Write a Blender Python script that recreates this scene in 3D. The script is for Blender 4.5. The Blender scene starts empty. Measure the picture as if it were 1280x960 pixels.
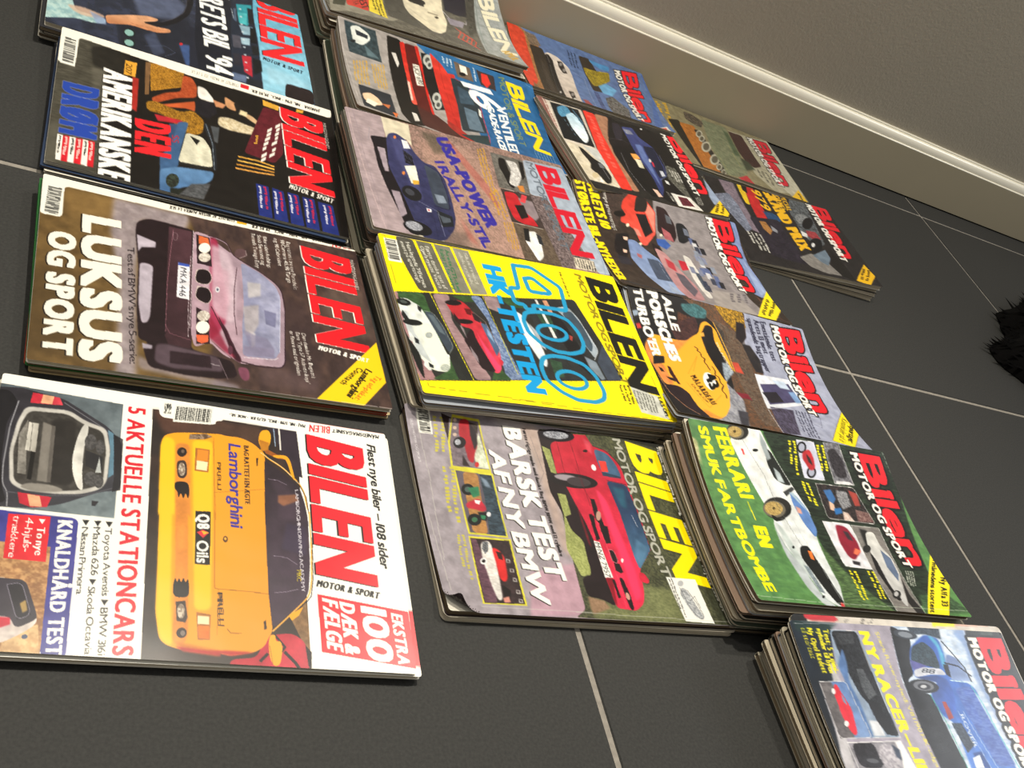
import bpy, math
import numpy as np
from mathutils import Matrix

SC = bpy.context.scene
COL = SC.collection
# ---------------------------------------------------------------- camera
cam_d = bpy.data.cameras.new('camera'); cam = bpy.data.objects.new('camera', cam_d); COL.objects.link(cam)
cam_d.sensor_fit = 'HORIZONTAL'; cam_d.sensor_width = 36.0; cam_d.lens = 36.0*1225.89/1280.0
cam_d.clip_start = .02; cam_d.clip_end = 60
cam.matrix_world = Matrix([[0.859464, -0.16733, -0.483034, 0.0], [-0.224934, 0.724731, -0.651283, 0.0], [0.459049, 0.668405, 0.585243, 0.571206], [0.0, 0.0, 0.0, 1.0]])
SC.camera = cam
# ---------------------------------------------------------------- world, lamps, exposure
SC.view_settings.view_transform = 'Standard'; SC.view_settings.look = 'None'
SC.view_settings.gamma = 1.0; SC.view_settings.use_curve_mapping = False
SC.view_settings.exposure = 0.0
W = bpy.data.worlds.new('room_ambient'); SC.world = W; W.use_nodes = True
W.node_tree.nodes['Background'].inputs[0].default_value = (1.0, .95, .87, 1)
W.node_tree.nodes['Background'].inputs[1].default_value = .39
def area(name, loc, aim, size, power, color, spread=180, shape='DISK', size_y=None):
    d = bpy.data.lights.new(name, 'AREA'); d.shape = shape; d.size = size
    if size_y: d.size_y = size_y
    d.energy = power; d.color = color; d.spread = math.radians(spread)
    o = bpy.data.objects.new(name, d); COL.objects.link(o)
    v = np.array(loc)-np.array(aim); v = v/np.linalg.norm(v)
    from mathutils import Vector
    o.location = loc; o.rotation_euler = Vector(v).to_track_quat('Z', 'Y').to_euler()
    return o
def spot(name, loc, aim, power, color, cone, blend, radius):
    from mathutils import Vector
    d = bpy.data.lights.new(name, 'SPOT'); d.energy = power; d.color = color; d.spot_size = math.radians(cone); d.spot_blend = blend; d.shadow_soft_size = radius
    o = bpy.data.objects.new(name, d); COL.objects.link(o); o.location = loc
    o.rotation_euler = (Vector(loc)-Vector(aim)).to_track_quat('Z', 'Y').to_euler(); return o
spot('overhead_spot', (.45, 1.15, 2.35), (.25, .50, 0), 190, (1, .93, .80), 66, 1.0, .05)
spot('overhead_spot', (1.45, 1.33, 2.35), (1.25, 1.05, 0), 120, (1, .93, .80), 72, 1.0, .05)  # unseen extra spot, added to brighten the wall, moulding and far covers
spot('overhead_spot', (-.75, 1.05, 2.35), (-.3, .6, 0), 70, (1, .93, .80), 80, 1.0, .05)
area('right_area_light', (3.4, .85, 1.8), (.8, .3, 0), .8, 11, (.93, .96, 1), shape='RECTANGLE', size_y=.7)  # unseen source off to the right, placed so the lower right cover mirrors it

# ---------------------------------------------------------------- materials
def sl(c):
    c = c.lstrip('#'); r = [int(c[i:i+2], 16)/255 for i in (0, 2, 4)]
    return [x/12.92 if x <= .04045 else ((x+.055)/1.055)**2.4 for x in r]
def mat(name, col, rough=.5, spec=.5, noise=0, scale=30, bump=0, col2=None, coord='Object', stretch=(1,1,1), bscale=None):
    m = bpy.data.materials.new(name); m.use_nodes = True; nt = m.node_tree; b = nt.nodes['Principled BSDF']
    c = sl(col) if isinstance(col, str) else col
    b.inputs['Base Color'].default_value = (*c, 1); b.inputs['Roughness'].default_value = rough
    b.inputs['Specular IOR Level'].default_value = spec
    tc = nt.nodes.new('ShaderNodeTexCoord'); mp = nt.nodes.new('ShaderNodeMapping'); mp.inputs['Scale'].default_value = stretch
    nt.links.new(tc.outputs[coord], mp.inputs[0])
    if noise:
        n = nt.nodes.new('ShaderNodeTexNoise'); n.inputs['Scale'].default_value = scale; n.inputs['Detail'].default_value = 5
        nt.links.new(mp.outputs[0], n.inputs['Vector'])
        r = nt.nodes.new('ShaderNodeValToRGB'); r.color_ramp.elements[0].position = .3; r.color_ramp.elements[1].position = .7
        c2 = sl(col2) if col2 else [x*(1-noise) for x in c]
        r.color_ramp.elements[0].color = (*c2, 1); r.color_ramp.elements[1].color = (*c, 1)
        nt.links.new(n.outputs[0], r.inputs[0]); nt.links.new(r.outputs[0], b.inputs['Base Color'])
    if bump:
        n = nt.nodes.new('ShaderNodeTexNoise'); n.inputs['Scale'].default_value = bscale or scale; n.inputs['Detail'].default_value = 4
        nt.links.new(mp.outputs[0], n.inputs['Vector'])
        bp = nt.nodes.new('ShaderNodeBump'); bp.inputs['Strength'].default_value = 1; bp.inputs['Distance'].default_value = bump
        nt.links.new(n.outputs[0], bp.inputs['Height']); nt.links.new(bp.outputs[0], b.inputs['Normal'])
    return m
M_print = bpy.data.materials.new('glossy_print'); M_print.use_nodes = True
_nt = M_print.node_tree; _b = _nt.nodes['Principled BSDF']
_a = _nt.nodes.new('ShaderNodeAttribute'); _a.attribute_name = 'ink'
_nt.links.new(_a.outputs['Color'], _b.inputs['Base Color']); _b.inputs['Roughness'].default_value = .27; _b.inputs['Specular IOR Level'].default_value = .4
_n = _nt.nodes.new('ShaderNodeTexNoise'); _n.inputs['Scale'].default_value = 14; _bp = _nt.nodes.new('ShaderNodeBump'); _bp.inputs['Distance'].default_value = .0006
_tc = _nt.nodes.new('ShaderNodeTexCoord'); _nt.links.new(_tc.outputs['Object'], _n.inputs['Vector'])
_nt.links.new(_n.outputs[0], _bp.inputs['Height']); _nt.links.new(_bp.outputs[0], _b.inputs['Normal'])
M_tile = mat('slate_tile', '#353533', .66, .28, .3, 420, .00015, '#292928', bscale=420)
M_grout = mat('grout', '#99938a', .9, .2, .25, 200)
M_wall = mat('painted_wall', '#b4ac9c', .7, .3, .03, 4, .0005, '#b0a898', bscale=220)
M_base = mat('painted_baseboard', '#c4b99e', .4, .5, .04, 8)
M_base_lit = mat('baseboard_painted_highlight', '#fbf6e4', .22, .8)  # skirting paint lightened to near white: the bead's bright highlight put into the colour
M_black = mat('black_wool', '#060505', .9, .1, .4, 60, .002)
M_tan = mat('tan_wool', '#5a3618', .9, .1, .4, 60, .002)
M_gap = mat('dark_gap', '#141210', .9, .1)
M_paper = mat('page_paper', '#e4dfd0', .6, .3, .06, 40)
M_edge = []
for i, (a, b) in enumerate([('#9c8b70', '#4a3f31'), ('#c0b69e', '#6d6250'), ('#7d6c54', '#3a3127'), ('#d8cfba', '#94866e')]):
    M_edge.append(mat('page_edges', a, .8, .2, 1, 1, 0, b, stretch=(7, 7, 1400)))
M_cov = {}
def cover_mat(c):
    if c not in M_cov: M_cov[c] = mat('cover_stock', c, .35, .4, .12, 25)
    return M_cov[c]

# ---------------------------------------------------------------- mesh helpers
def new_obj(name, verts, faces, m, parent=None, smooth=False):
    me = bpy.data.meshes.new(name); me.from_pydata([tuple(v) for v in verts], [], faces); me.update()
    if m: me.materials.append(m)
    if smooth: me.polygons.foreach_set('use_smooth', [True]*len(me.polygons))
    o = bpy.data.objects.new(name, me); COL.objects.link(o)
    if parent: o.parent = parent
    return o
def empty(name, loc, rz=0):
    o = bpy.data.objects.new(name, None); o.empty_display_size = .05; o.location = loc; o.rotation_euler = (0, 0, rz); COL.objects.link(o); return o
def tag(o, label, cat, group=None):
    o['label'] = label; o['category'] = cat
    if group: o['group'] = group
def box(x0, x1, y0, y1, z0, z1):
    v = [(x, y, z) for z in (z0, z1) for y in (y0, y1) for x in (x0, x1)]
    return v, [(0,2,3,1),(4,5,7,6),(0,1,5,4),(1,3,7,5),(3,2,6,7),(2,0,4,6)]

# ---------------------------------------------------------------- room
WY = 1.4590; TX = 0.4614; TY = 0.7927
v, f = box(-2.0, 5.2, -1.4, WY+.2, -.03, -.0012)
floor = new_obj('floor', v, f, M_grout); floor['kind'] = 'structure'
G = .0025
def tile(x0, x1, y0, y1):
    b = .0012; z = 0.0
    vs = [(x0,y0,-.01),(x1,y0,-.01),(x1,y1,-.01),(x0,y1,-.01),(x0,y0,z-b),(x1,y0,z-b),(x1,y1,z-b),(x0,y1,z-b),
          (x0+b,y0+b,z),(x1-b,y0+b,z),(x1-b,y1-b,z),(x0+b,y1-b,z)]
    fs = [(0,1,5,4),(1,2,6,5),(2,3,7,6),(3,0,4,7),(4,5,9,8),(5,6,10,9),(6,7,11,10),(7,4,8,11),(8,9,10,11)]
    return new_obj('tile', vs, fs, M_tile, floor)
for i in range(-4, 8):
    for j in range(-4, 2):
        x0 = TX+.6*i+G; y0 = TY+.6*j+G
        tile(x0, x0+.6-2*G, y0, min(y0+.6-2*G, WY+.01))
v, f = box(-2.0, 5.2, WY+.016, WY+.2, -.03, 2.6)
wall = new_obj('wall_back', v, f, M_wall); wall['kind'] = 'structure'
# skirting board: flat face, small ledge, rounded cap
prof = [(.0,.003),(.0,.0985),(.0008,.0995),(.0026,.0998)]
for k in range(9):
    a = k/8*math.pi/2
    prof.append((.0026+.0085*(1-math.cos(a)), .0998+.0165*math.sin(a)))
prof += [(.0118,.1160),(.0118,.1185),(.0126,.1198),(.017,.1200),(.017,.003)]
def extrude(name, prof, m):
    vs = []; fs = []; n = len(prof)
    for X in (-2.0, 5.2):
        for d, z in prof: vs.append((X, WY+d, z))
    for i in range(n):
        j = (i+1) % n; fs.append((i, j, n+j, n+i))
    fs.append(tuple(range(n-1, -1, -1))); fs.append(tuple(range(n, 2*n)))
    o = new_obj(name, vs, fs, m); o['kind'] = 'structure'; return o
extrude('baseboard_back', [(0, .003), (0, .0975), (.017, .0975), (.017, .003)], M_base)
extrude('trim_2', [(0, .0975)]+prof[1:-1]+[(.017, .0975)], M_base_lit)
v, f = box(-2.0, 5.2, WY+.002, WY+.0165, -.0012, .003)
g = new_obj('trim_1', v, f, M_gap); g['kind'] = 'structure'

# ---------------------------------------------------------------- print rasteriser (flat print only: colours stored per vertex of the cover)
RNG = np.random.default_rng(7)
def noise(H, Wd, sy, sx):
    gh = max(2, int(H/sy)+2); gw = max(2, int(Wd/sx)+2)
    g = RNG.random((gh, gw)).astype(np.float32)
    y = np.linspace(0, gh-1.001, H); x = np.linspace(0, gw-1.001, Wd)
    yi = y.astype(int); xi = x.astype(int); fy = (y-yi)[:, None]; fx = (x-xi)[None]
    fy = fy*fy*(3-2*fy); fx = fx*fx*(3-2*fx)
    a = g[yi][:, xi]; b = g[yi][:, xi+1]; c = g[yi+1][:, xi]; d = g[yi+1][:, xi+1]
    return (a*(1-fx)+b*fx)*(1-fy)+(c*(1-fx)+d*fx)*fy
def hexc(c): return np.array([int(c[i:i+2], 16)/255 for i in (0, 2, 4)], np.float32)
def blur(m, r):
    r = int(round(r))
    if r < 1: return m
    for ax in (0, 1):
        for _ in range(2):
            p = [(0, 0), (0, 0)]; p[ax] = (r+1, r)
            c = np.cumsum(np.pad(m, p, mode='edge'), axis=ax)
            m = (c[2*r+1:]-c[:-2*r-1])/(2*r+1) if ax == 0 else (c[:, 2*r+1:]-c[:, :-2*r-1])/(2*r+1)
    return m
_glyph = {}
def text_edges(s):
    if s not in _glyph:
        cu = bpy.data.curves.new('t', 'FONT'); cu.body = s; cu.size = 1.0; cu.resolution_u = 3
        o = bpy.data.objects.new('t', cu); me = bpy.data.meshes.new_from_object(o)
        nv = len(me.vertices); co = np.empty(nv*3); me.vertices.foreach_get('co', co); co = co.reshape(-1, 3)[:, :2]
        cnt = {}
        for p in me.polygons:
            for e in p.edge_keys: cnt[e] = cnt.get(e, 0)+1
        E = np.array([e for e, c in cnt.items() if c == 1])
        _glyph[s] = (co, E)
        bpy.data.objects.remove(o); bpy.data.curves.remove(cu); bpy.data.meshes.remove(me)
    return _glyph[s]
co, E = text_edges('H'); CAP = co[:, 1].max()
class Canvas:
    def __init__(self, w, h, nu, nv):   # mm*10 units
        self.SS = 2; self.W = nu*2; self.H = nv*2; self.w = w; self.h = h
        self.kx = self.W/w; self.ky = self.H/h
        self.a = np.ones((self.H, self.W, 3), np.float32)
    def mask(self, P, E):
        x = P[:, 0]*self.kx-.5; y = P[:, 1]*self.ky-.5
        m = np.zeros((self.H, self.W+1), np.int32)
        x0, y0, x1, y1 = x[E[:, 0]], y[E[:, 0]], x[E[:, 1]], y[E[:, 1]]
        sw = y0 > y1; x0, x1 = np.where(sw, x1, x0), np.where(sw, x0, x1); y0, y1 = np.where(sw, y1, y0), np.where(sw, y0, y1)
        a = np.maximum(np.ceil(y0), 0).astype(int); b = np.minimum(np.ceil(y1), self.H).astype(int); n = np.maximum(b-a, 0)
        if n.sum() == 0: return None
        idx = np.repeat(np.arange(len(n)), n); off = np.arange(n.sum())-np.repeat(np.cumsum(n)-n, n)
        r = a[idx]+off; t = (r-y0[idx])/(y1[idx]-y0[idx]); xx = x0[idx]+t*(x1[idx]-x0[idx])
        c = np.clip(np.ceil(xx), 0, self.W).astype(int)
        np.add.at(m, (r, c), 1)
        return (np.cumsum(m, 1)[:, :-1] & 1).astype(np.float32)
    def put(self, m, col, o):
        if m is None: return
        bl = o.get('s', 0)*10*self.kx
        if bl: m = blur(m, bl)
        m = m*o.get('a', 1)
        ys = np.where(m.max(1) > .004)[0]; xs = np.where(m.max(0) > .004)[0]
        if len(ys) == 0 or len(xs) == 0: return
        y0, y1, x0, x1 = ys[0], ys[-1]+1, xs[0], xs[-1]+1; mm = m[y0:y1, x0:x1, None]
        c = hexc(col)[None, None]
        if 'g' in o:
            u0, v0, u1, v1, c2 = o['g']
            X = (np.arange(x0, x1)+.5)/self.kx; Y = (np.arange(y0, y1)+.5)/self.ky
            t = ((X[None]-u0)*(u1-u0)+(Y[:, None]-v0)*(v1-v0))/((u1-u0)**2+(v1-v0)**2+1e-9)
            t = np.clip(t, 0, 1)[..., None].astype(np.float32); c = c*(1-t)+hexc(c2)*t
        if 'n' in o:
            nc, amp, sx, sy = o['n']
            N = .6*noise(y1-y0, x1-x0, sy*10*self.ky, sx*10*self.kx)+.4*noise(y1-y0, x1-x0, sy*4*self.ky, sx*4*self.kx)
            N = np.clip((N-.5)*2.6+.5, 0, 1)[..., None].astype(np.float32)*amp
            c = c*(1-N)+hexc(nc)*N
        if o.get('v') and hexc(col).max() < .93:      # half-tone unevenness of printed photographs
            V = noise(y1-y0, x1-x0, 16*self.ky, 16*self.kx)*.3+noise(y1-y0, x1-x0, 70*self.ky, 70*self.kx)*.9-.6
            c = np.clip(c*(1+.17*V[..., None])+.012*V[..., None], 0, 1)
        self.a[y0:y1, x0:x1] = self.a[y0:y1, x0:x1]*(1-mm)+c*mm
    def dil(self, m, r):
        if m is None or r < .5: return m
        k = int(math.ceil(r)); out = m.copy(); H, W = m.shape
        for dy in range(-k, k+1):
            for dx in range(-k, k+1):
                if (dx or dy) and dx*dx+dy*dy <= r*r+.5:
                    out[max(dy,0):H+min(dy,0), max(dx,0):W+min(dx,0)] = np.maximum(out[max(dy,0):H+min(dy,0), max(dx,0):W+min(dx,0)], m[max(-dy,0):H+min(-dy,0), max(-dx,0):W+min(-dx,0)])
        return out
    def smooth(self, P, closed, rmax=25):     # corner cutting, limited to a few millimetres
        for it in range(2):
            Q = np.roll(P, -1, 0); d = Q-P; l = np.hypot(d[:, 0], d[:, 1])[:, None]+1e-6; c = np.minimum(.22, rmax/(1+it)/l)
            A = P+d*c; B = Q-d*c
            if closed: P = np.stack([A, B], 1).reshape(-1, 2)
            else: P = np.concatenate([P[:1], np.stack([A, B], 1)[:-1].reshape(-1, 2), P[-1:]])
        return P
    def poly(self, pts, sm=False):
        P = np.array(pts, float).reshape(-1, 2)
        if sm and len(P) >= 6: P = self.smooth(P, True)
        n = len(P)
        return self.mask(P, np.stack([np.arange(n), (np.arange(n)+1) % n], 1))
    def slide(self, m, d, r):      # widen a mask along the direction d by r units to both sides
        n = int(math.ceil(r*self.kx)); out = m.copy(); H, W = m.shape
        if r*self.kx < .35: return m
        for k in range(-n, n+1):
            sft = k/n*r; dx, dy = int(round(d[0]*sft*self.kx)), int(round(d[1]*sft*self.ky))
            if dx or dy:
                a = out[max(dy,0):H+min(dy,0), max(dx,0):W+min(dx,0)]; np.maximum(a, m[max(-dy,0):H+min(-dy,0), max(-dx,0):W+min(-dx,0)], out=a)
        return out
    def letters(self, s, p0, X, Y, lx, ly, wt):
        """lettering fitted to a parallelogram; wt sets the weight of the stems"""
        G = [text_edges(c) if c != ' ' else None for c in s]
        w = [0 if g is None else g[0][:, 0].max()-g[0][:, 0].min() for g in G]
        n = sum(g is not None for g in G); ns = len(s)-n; stem = (.17+.12*min(1, wt/1.3) if wt else .12)*ly; gap = (.075-.035*min(1, wt/1.3))*ly; nat = .085
        for _ in range(14):
            sp = .26*ly; k = (lx-(len(s)-1)*gap-n*stem-ns*sp)/max(sum(w)-nat*n, .05)
            wm = sum(w)/max(n, 1)
            if k > 0 and stem-nat*k <= (.66 if wt >= 1.7 else .50)*k*(wm-2*nat): break
            stem *= .88; gap *= .93
        rx = max(0, (stem-nat*k)/2); k = (lx-(len(s)-1)*gap-n*2*rx-ns*sp)/sum(w); ry = max(0, (stem*.8/ly-.12)*ly/2)
        Xu, Yu = X/lx, Y/ly; PP = []; EE = []; x = 0.0; nv = 0
        for c, g, wi in zip(s, G, w):
            if g is None: x += sp+gap; continue
            co, E = g; tx = x+rx+(co[:, 0]-co[:, 0].min())*k; ty = ry+co[:, 1]/CAP*(ly-2*ry)
            PP.append(p0+tx[:, None]*Xu+ty[:, None]*Yu); EE.append(E+nv); nv += len(co); x += wi*k+2*rx+gap
        if not PP: return None
        m = self.mask(np.concatenate(PP), np.concatenate(EE))
        if m is None: return None
        return self.slide(self.slide(m, Xu, rx), Yu, ry)
    def run(self, ops):
        for op in ops:
            k = op[0]
            if k == 'P': self.put(self.poly(op[2], True), op[1], dict({'s': .1, 'v': 1}, **(op[3] if len(op) > 3 else {})))
            elif k == 'E':
                c, ax, bx = np.array(op[2][:2]), np.array(op[2][2:4])-op[2][:2], np.array(op[2][4:6])-op[2][:2]
                t = np.linspace(0, 2*np.pi, 40, endpoint=False)[:, None]
                self.put(self.poly(c+np.cos(t)*ax+np.sin(t)*bx), op[1], op[3] if len(op) > 3 else {})
            elif k == 'L':
                P = np.array(op[3], float).reshape(-1, 2); m = None; hw = op[2]*5
                if len(P) >= 5: P = self.smooth(P, False)
                for p, q in zip(P[:-1], P[1:]):
                    d = q-p; l = np.hypot(*d)+1e-6; d /= l; nrm = np.array([-d[1], d[0]])*hw; e = d*hw*.5
                    s = self.poly([p-e+nrm, q+e+nrm, q+e-nrm, p-e-nrm])
                    if s is not None: m = s if m is None else np.maximum(m, s)
                self.put(m, op[1], op[4] if len(op) > 4 else {})
            elif k == 'T':
                _, s, q, col, wt, o = op
                p0, p1, p2 = np.array(q[:2], float), np.array(q[2:4], float), np.array(q[4:6], float)
                X, Y = p1-p0, p2-p0; lx, ly = np.hypot(*X)+1e-6, np.hypot(*Y)+1e-6
                m = self.letters(s, p0, X, Y, lx, ly, wt)
                if m is None: continue
                if 'd' in o:
                    dx, dy, c = o['d']; ddx, ddy = int(round(dx*10*self.kx)), int(round(dy*10*self.ky)); mm = m
                    steps = max(abs(ddx), abs(ddy), 1); acc = np.zeros_like(m)
                    for i in range(1, steps+1): acc = np.maximum(acc, np.roll(m, (round(ddy*i/steps), round(ddx*i/steps)), (0, 1)))
                    self.put(acc, c, {})
                if 'o' in o: self.put(self.dil(m, o['o'][1]*10*self.kx), o['o'][0], {})
                self.put(m, col, {k_: o[k_] for k_ in ('s', 'a', 'n', 'g') if k_ in o})
                if 'i' in o:   # hollow letters
                    self.put(1-self.dil(1-m, o['i'][1]*10*self.kx), o['i'][0], {})
            elif k == 'B':     # bar code: quad p0 (start) p1 (along bars row) p2 (bar height)
                q = op[1]; p0 = np.array(q[:2], float); X = np.array(q[2:4])-p0; Y = np.array(q[4:6])-p0
                t = 0.0; rg = np.random.default_rng(3)
                self.put(self.poly([p0-X*.05-Y*.15, p0+X*1.05-Y*.15, p0+X*1.05+Y*1.15, p0-X*.05+Y*1.15]), 'f0efe4', {})
                while t < 1:
                    wd = rg.choice([.012, .02, .03]); e = min(1, t+wd)
                    self.put(self.poly([p0+X*t, p0+X*e, p0+X*e+Y, p0+X*t+Y]), '161616', {}); t = e+rg.choice([.012, .02, .03])
            elif k == 'W':     # print too small to read: rows of word-length strokes; p0, p1 along the row, p2 across the rows
                _, q, col, rows, o = op; p0 = np.array(q[:2], float); X = np.array(q[2:4])-p0; Y = np.array(q[4:6])-p0
                rg = np.random.default_rng(5); lx = np.hypot(*X); ly = np.hypot(*Y)
                for r in range(rows):
                    t = 0.0; y = (r+.2)/rows; h = .6/rows; end = 1 if r < rows-1 else .7; unit = ly*h/lx
                    while t < end:
                        wl = int(rg.integers(2, 7))
                        for c_ in range(wl):
                            e = t+unit*.62; hh = h*(.55+.45*rg.random()); yy = y if rg.random() < .5 else y+h-hh
                            if e > 1: break
                            self.put(self.poly([p0+X*t+Y*yy, p0+X*e+Y*yy, p0+X*e+Y*(yy+hh), p0+X*t+Y*(yy+hh)]), col, o); t = e+unit*.22
                        t += unit*.5
    def result(self, gain):
        a = np.clip(self.a.reshape(self.H//2, 2, self.W//2, 2, 3).mean((1, 3)), 0, 1)
        lin = np.where(a <= .04045, a/12.92, ((a+.055)/1.055)**2.4)*gain
        return np.clip(lin, 0, .9)

# ---------------------------------------------------------------- magazines
class Pose:     # a rectangle w x h on the floor with a gently curved top
    def __init__(s, cx, cy, th, w, h, z, zu, zv, zuv, sag):
        s.c = np.array([cx, cy]); s.th = th; s.w, s.h = w, h; s.z = (z, zu, zv, zuv, sag)
        s.a = np.array([math.cos(th), math.sin(th)]); s.b = np.array([-s.a[1], s.a[0]])
    def Z(s, X, Y):      # local metres from the centre
        u = X/s.w+.5; v = Y/s.h+.5; z, zu, zv, zuv, sag = s.z; uc = np.clip(u, -.05, 1.05); vc = np.clip(v, -.05, 1.05)
        return z+zu*(uc-.5)*2+zv*(vc-.5)*2+zuv*(uc-.5)*(vc-.5)*4-sag*4*uc*(1-uc)
def sheet(X, Y, Zt, Zb):
    nv, nu = X.shape; N = nu*nv
    V = np.concatenate([np.stack([X, Y, Zt], -1).reshape(-1, 3), np.stack([X, Y, Zb], -1).reshape(-1, 3)])
    F = []
    for j in range(nv-1):
        for i in range(nu-1):
            a = j*nu+i; F.append((a, a+1, a+nu+1, a+nu)); F.append((N+a, N+a+nu, N+a+nu+1, N+a+1))
    for i in range(nu-1):
        F.append((i, N+i, N+i+1, i+1)); a = (nv-1)*nu+i; F.append((a, a+1, N+a+1, N+a))
    for j in range(nv-1):
        a = j*nu; F.append((a, a+nu, N+a+nu, N+a)); a = j*nu+nu-1; F.append((a, N+a, N+a+nu, a+nu))
    return V, F
def corner(X, Y, w, h, r):     # worn, rounded corners
    dx = np.abs(X)-(w/2-r); dy = np.abs(Y)-(h/2-r); m = (dx > 0) & (dy > 0)
    L = np.hypot(dx, dy)+1e-9; k = np.where(m, np.maximum(dx, dy)/L, 1)
    return np.where(m, np.sign(X)*(w/2-r+dx*k), X), np.where(m, np.sign(Y)*(h/2-r+dy*k), Y)
def ends(a, b, n, r):
    e = np.array([0, .25, .5, .75, 1])*r
    return np.concatenate([a+e, np.linspace(a+r, b-r, n)[1:-1], b-e[::-1]])
class Fold:     # corner of the cover curled upwards about a line
    def __init__(s, x0, y0, x1, y1, r):
        s.p = np.array([x0, y0]); d = np.array([x1-x0, y1-y0]); d = d/np.hypot(*d); s.n = np.array([d[1], -d[0]]); s.r = r
    def __call__(s, X, Y, Z, off):
        q = (X-s.p[0])*s.n[0]+(Y-s.p[1])*s.n[1]; th = np.where(q > 0, q, 0)/s.r
        k = np.where(q > 0, s.r*np.sin(th)-q-np.sin(th)*off, 0)
        return X+s.n[0]*k, Y+s.n[1]*k, Z+s.r*(1-np.cos(th))+np.cos(th)*off
def magazine(pose, f0, f1, dx, dy, dr, cover_col, edge, label, group=None, art=None, fold=None, round_r=None):
    """one saddle-stitched magazine between the fractions f0..f1 of its pile's height, shifted dx, dy, turned dr"""
    th = pose.th+dr; p = pose.c+pose.a*dx+pose.b*dy
    root = empty('magazine', (p[0], p[1], 0), th); tag(root, label, 'magazine', group)
    ca, sa = math.cos(dr), math.sin(dr)
    def zf(X, Y, f): return pose.Z(X*ca-Y*sa+dx, X*sa+Y*ca+dy)*f
    w, h = pose.w, pose.h
    t = .00028
    cr = .0008 if round_r is None else round_r
    us = ends(-w/2+.0015, w/2-.0012, 13, max(cr, .002)); vs = ends(-h/2+.0010, h/2-.0010, 9, max(cr, .002))
    X, Y = np.meshgrid(us, vs); X, Y = corner(X, Y, w-.0024, h-.002, max(cr, .002))
    Vt, F = sheet(X, Y, zf(X, Y, f1)-t*1.1, zf(X, Y, f0)+t*1.1)
    pg = new_obj('pages', Vt, F, M_edge[edge % 4], root); pg.data.materials.append(M_paper)
    ntop = (len(us)-1)*(len(vs)-1)*2; mi = np.zeros(len(F), np.int32); mi[:ntop:2] = 1; pg.data.polygons.foreach_set('material_index', mi)
    # the cover: one folded sheet, front, round the spine and back
    g = np.linspace(0, 1, 90)*(w-.002)-w/2+.002 if fold else ends(-w/2+.002, w/2, 13, max(cr, .002))
    us = np.concatenate([g[::-1], [-w/2+.0007, -w/2, -w/2, -w/2+.0007], g]); m_ = len(g)
    vs = np.linspace(-h/2, h/2, 130) if fold else ends(-h/2, h/2, 11, max(cr, .002))
    k = np.concatenate([np.ones(m_), [1, .8, .2, 0], np.zeros(m_)])
    X, Y = np.meshgrid(us, vs); K = np.meshgrid(k, vs)[0]; X, Y = corner(X, Y, w, h, max(cr, .002))
    zt = zf(X, Y, f1); zb = zf(X, Y, f0)+.00004
    Zo = zb+(zt-zb)*K
    Zi = Zo+np.where(K > .5, -t, t); Xi = X+np.where((K > 0) & (K < 1), t, 0); Yi = Y; Yo = Y
    if art is not None: Zo = np.where(K > .9, Zo-.00012, Zo)
    if fold:
        a1 = fold(X, Y, zt, -.00012); a2 = fold(X, Y, zt, -t); up = K > .9; Xf = X
        X = np.where(up, a1[0], Xf); Yo = np.where(up, a1[1], Y); Zo = np.where(up, a1[2], Zo)
        Xi = np.where(up, a2[0], Xi); Yi = np.where(up, a2[1], Y); Zi = np.where(up, a2[2], Zi)
    nv, nu = X.shape; N = nu*nv
    V = np.concatenate([np.stack([X, Yo, Zo], -1).reshape(-1, 3), np.stack([Xi, Yi, Zi], -1).reshape(-1, 3)])
    F = []
    for j in range(nv-1):
        for i in range(nu-1):
            a = j*nu+i; F.append((a, a+nu, a+nu+1, a+1)); F.append((N+a, N+a+1, N+a+nu+1, N+a+nu))
    for i in range(nu-1):
        F.append((i, i+1, N+i+1, N+i)); a = (nv-1)*nu+i; F.append((a, N+a, N+a+1, a+1))
    for j in range(nv-1):
        a = j*nu; F.append((a, N+a, N+a+nu, a+nu)); a = j*nu+nu-1; F.append((a, a+nu, N+a+nu, N+a))
    new_obj('cover', V, F, cover_mat(cover_col), root)
    if art is not None:
        nu, nv, gain, ops = art
        cv = Canvas(round(w*10000), round(h*10000), nu, nv); cv.run(ops)
        c = cv.result(gain)
        us = np.linspace(-w/2, w/2, nu); vs = np.linspace(-h/2, h/2, nv); X, Y = np.meshgrid(us, vs)
        Z = zf(X, Y, f1)
        X, Y = corner(X, Y, w, h, max(cr, .002))
        if fold: X, Y, Z = fold(X, Y, Z, 0.0)
        N = nu*nv; co = np.stack([X, Y, Z], -1).reshape(-1, 3).astype(np.float32)
        a = (np.arange(nv-1)[:, None]*nu+np.arange(nu-1)[None]).ravel(); q = np.stack([a, a+1, a+nu+1, a+nu], 1)
        me = bpy.data.meshes.new('front_print'); nf = len(q)
        me.vertices.add(N); me.vertices.foreach_set('co', co.ravel())
        me.loops.add(nf*4); me.loops.foreach_set('vertex_index', q.ravel().astype(np.int32))
        me.polygons.add(nf); me.polygons.foreach_set('loop_start', np.arange(0, nf*4, 4, dtype=np.int32))
        me.update(calc_edges=True)
        me.polygons.foreach_set('use_smooth', np.ones(nf, bool))
        at = me.attributes.new('ink', 'FLOAT_COLOR', 'POINT')
        at.data.foreach_set('color', np.concatenate([c.reshape(-1, 3), np.ones((N, 1))], 1).astype(np.float32).ravel())
        me.materials.append(M_print)
        o = bpy.data.objects.new('front_print', me); COL.objects.link(o); o.parent = root
    return root

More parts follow.
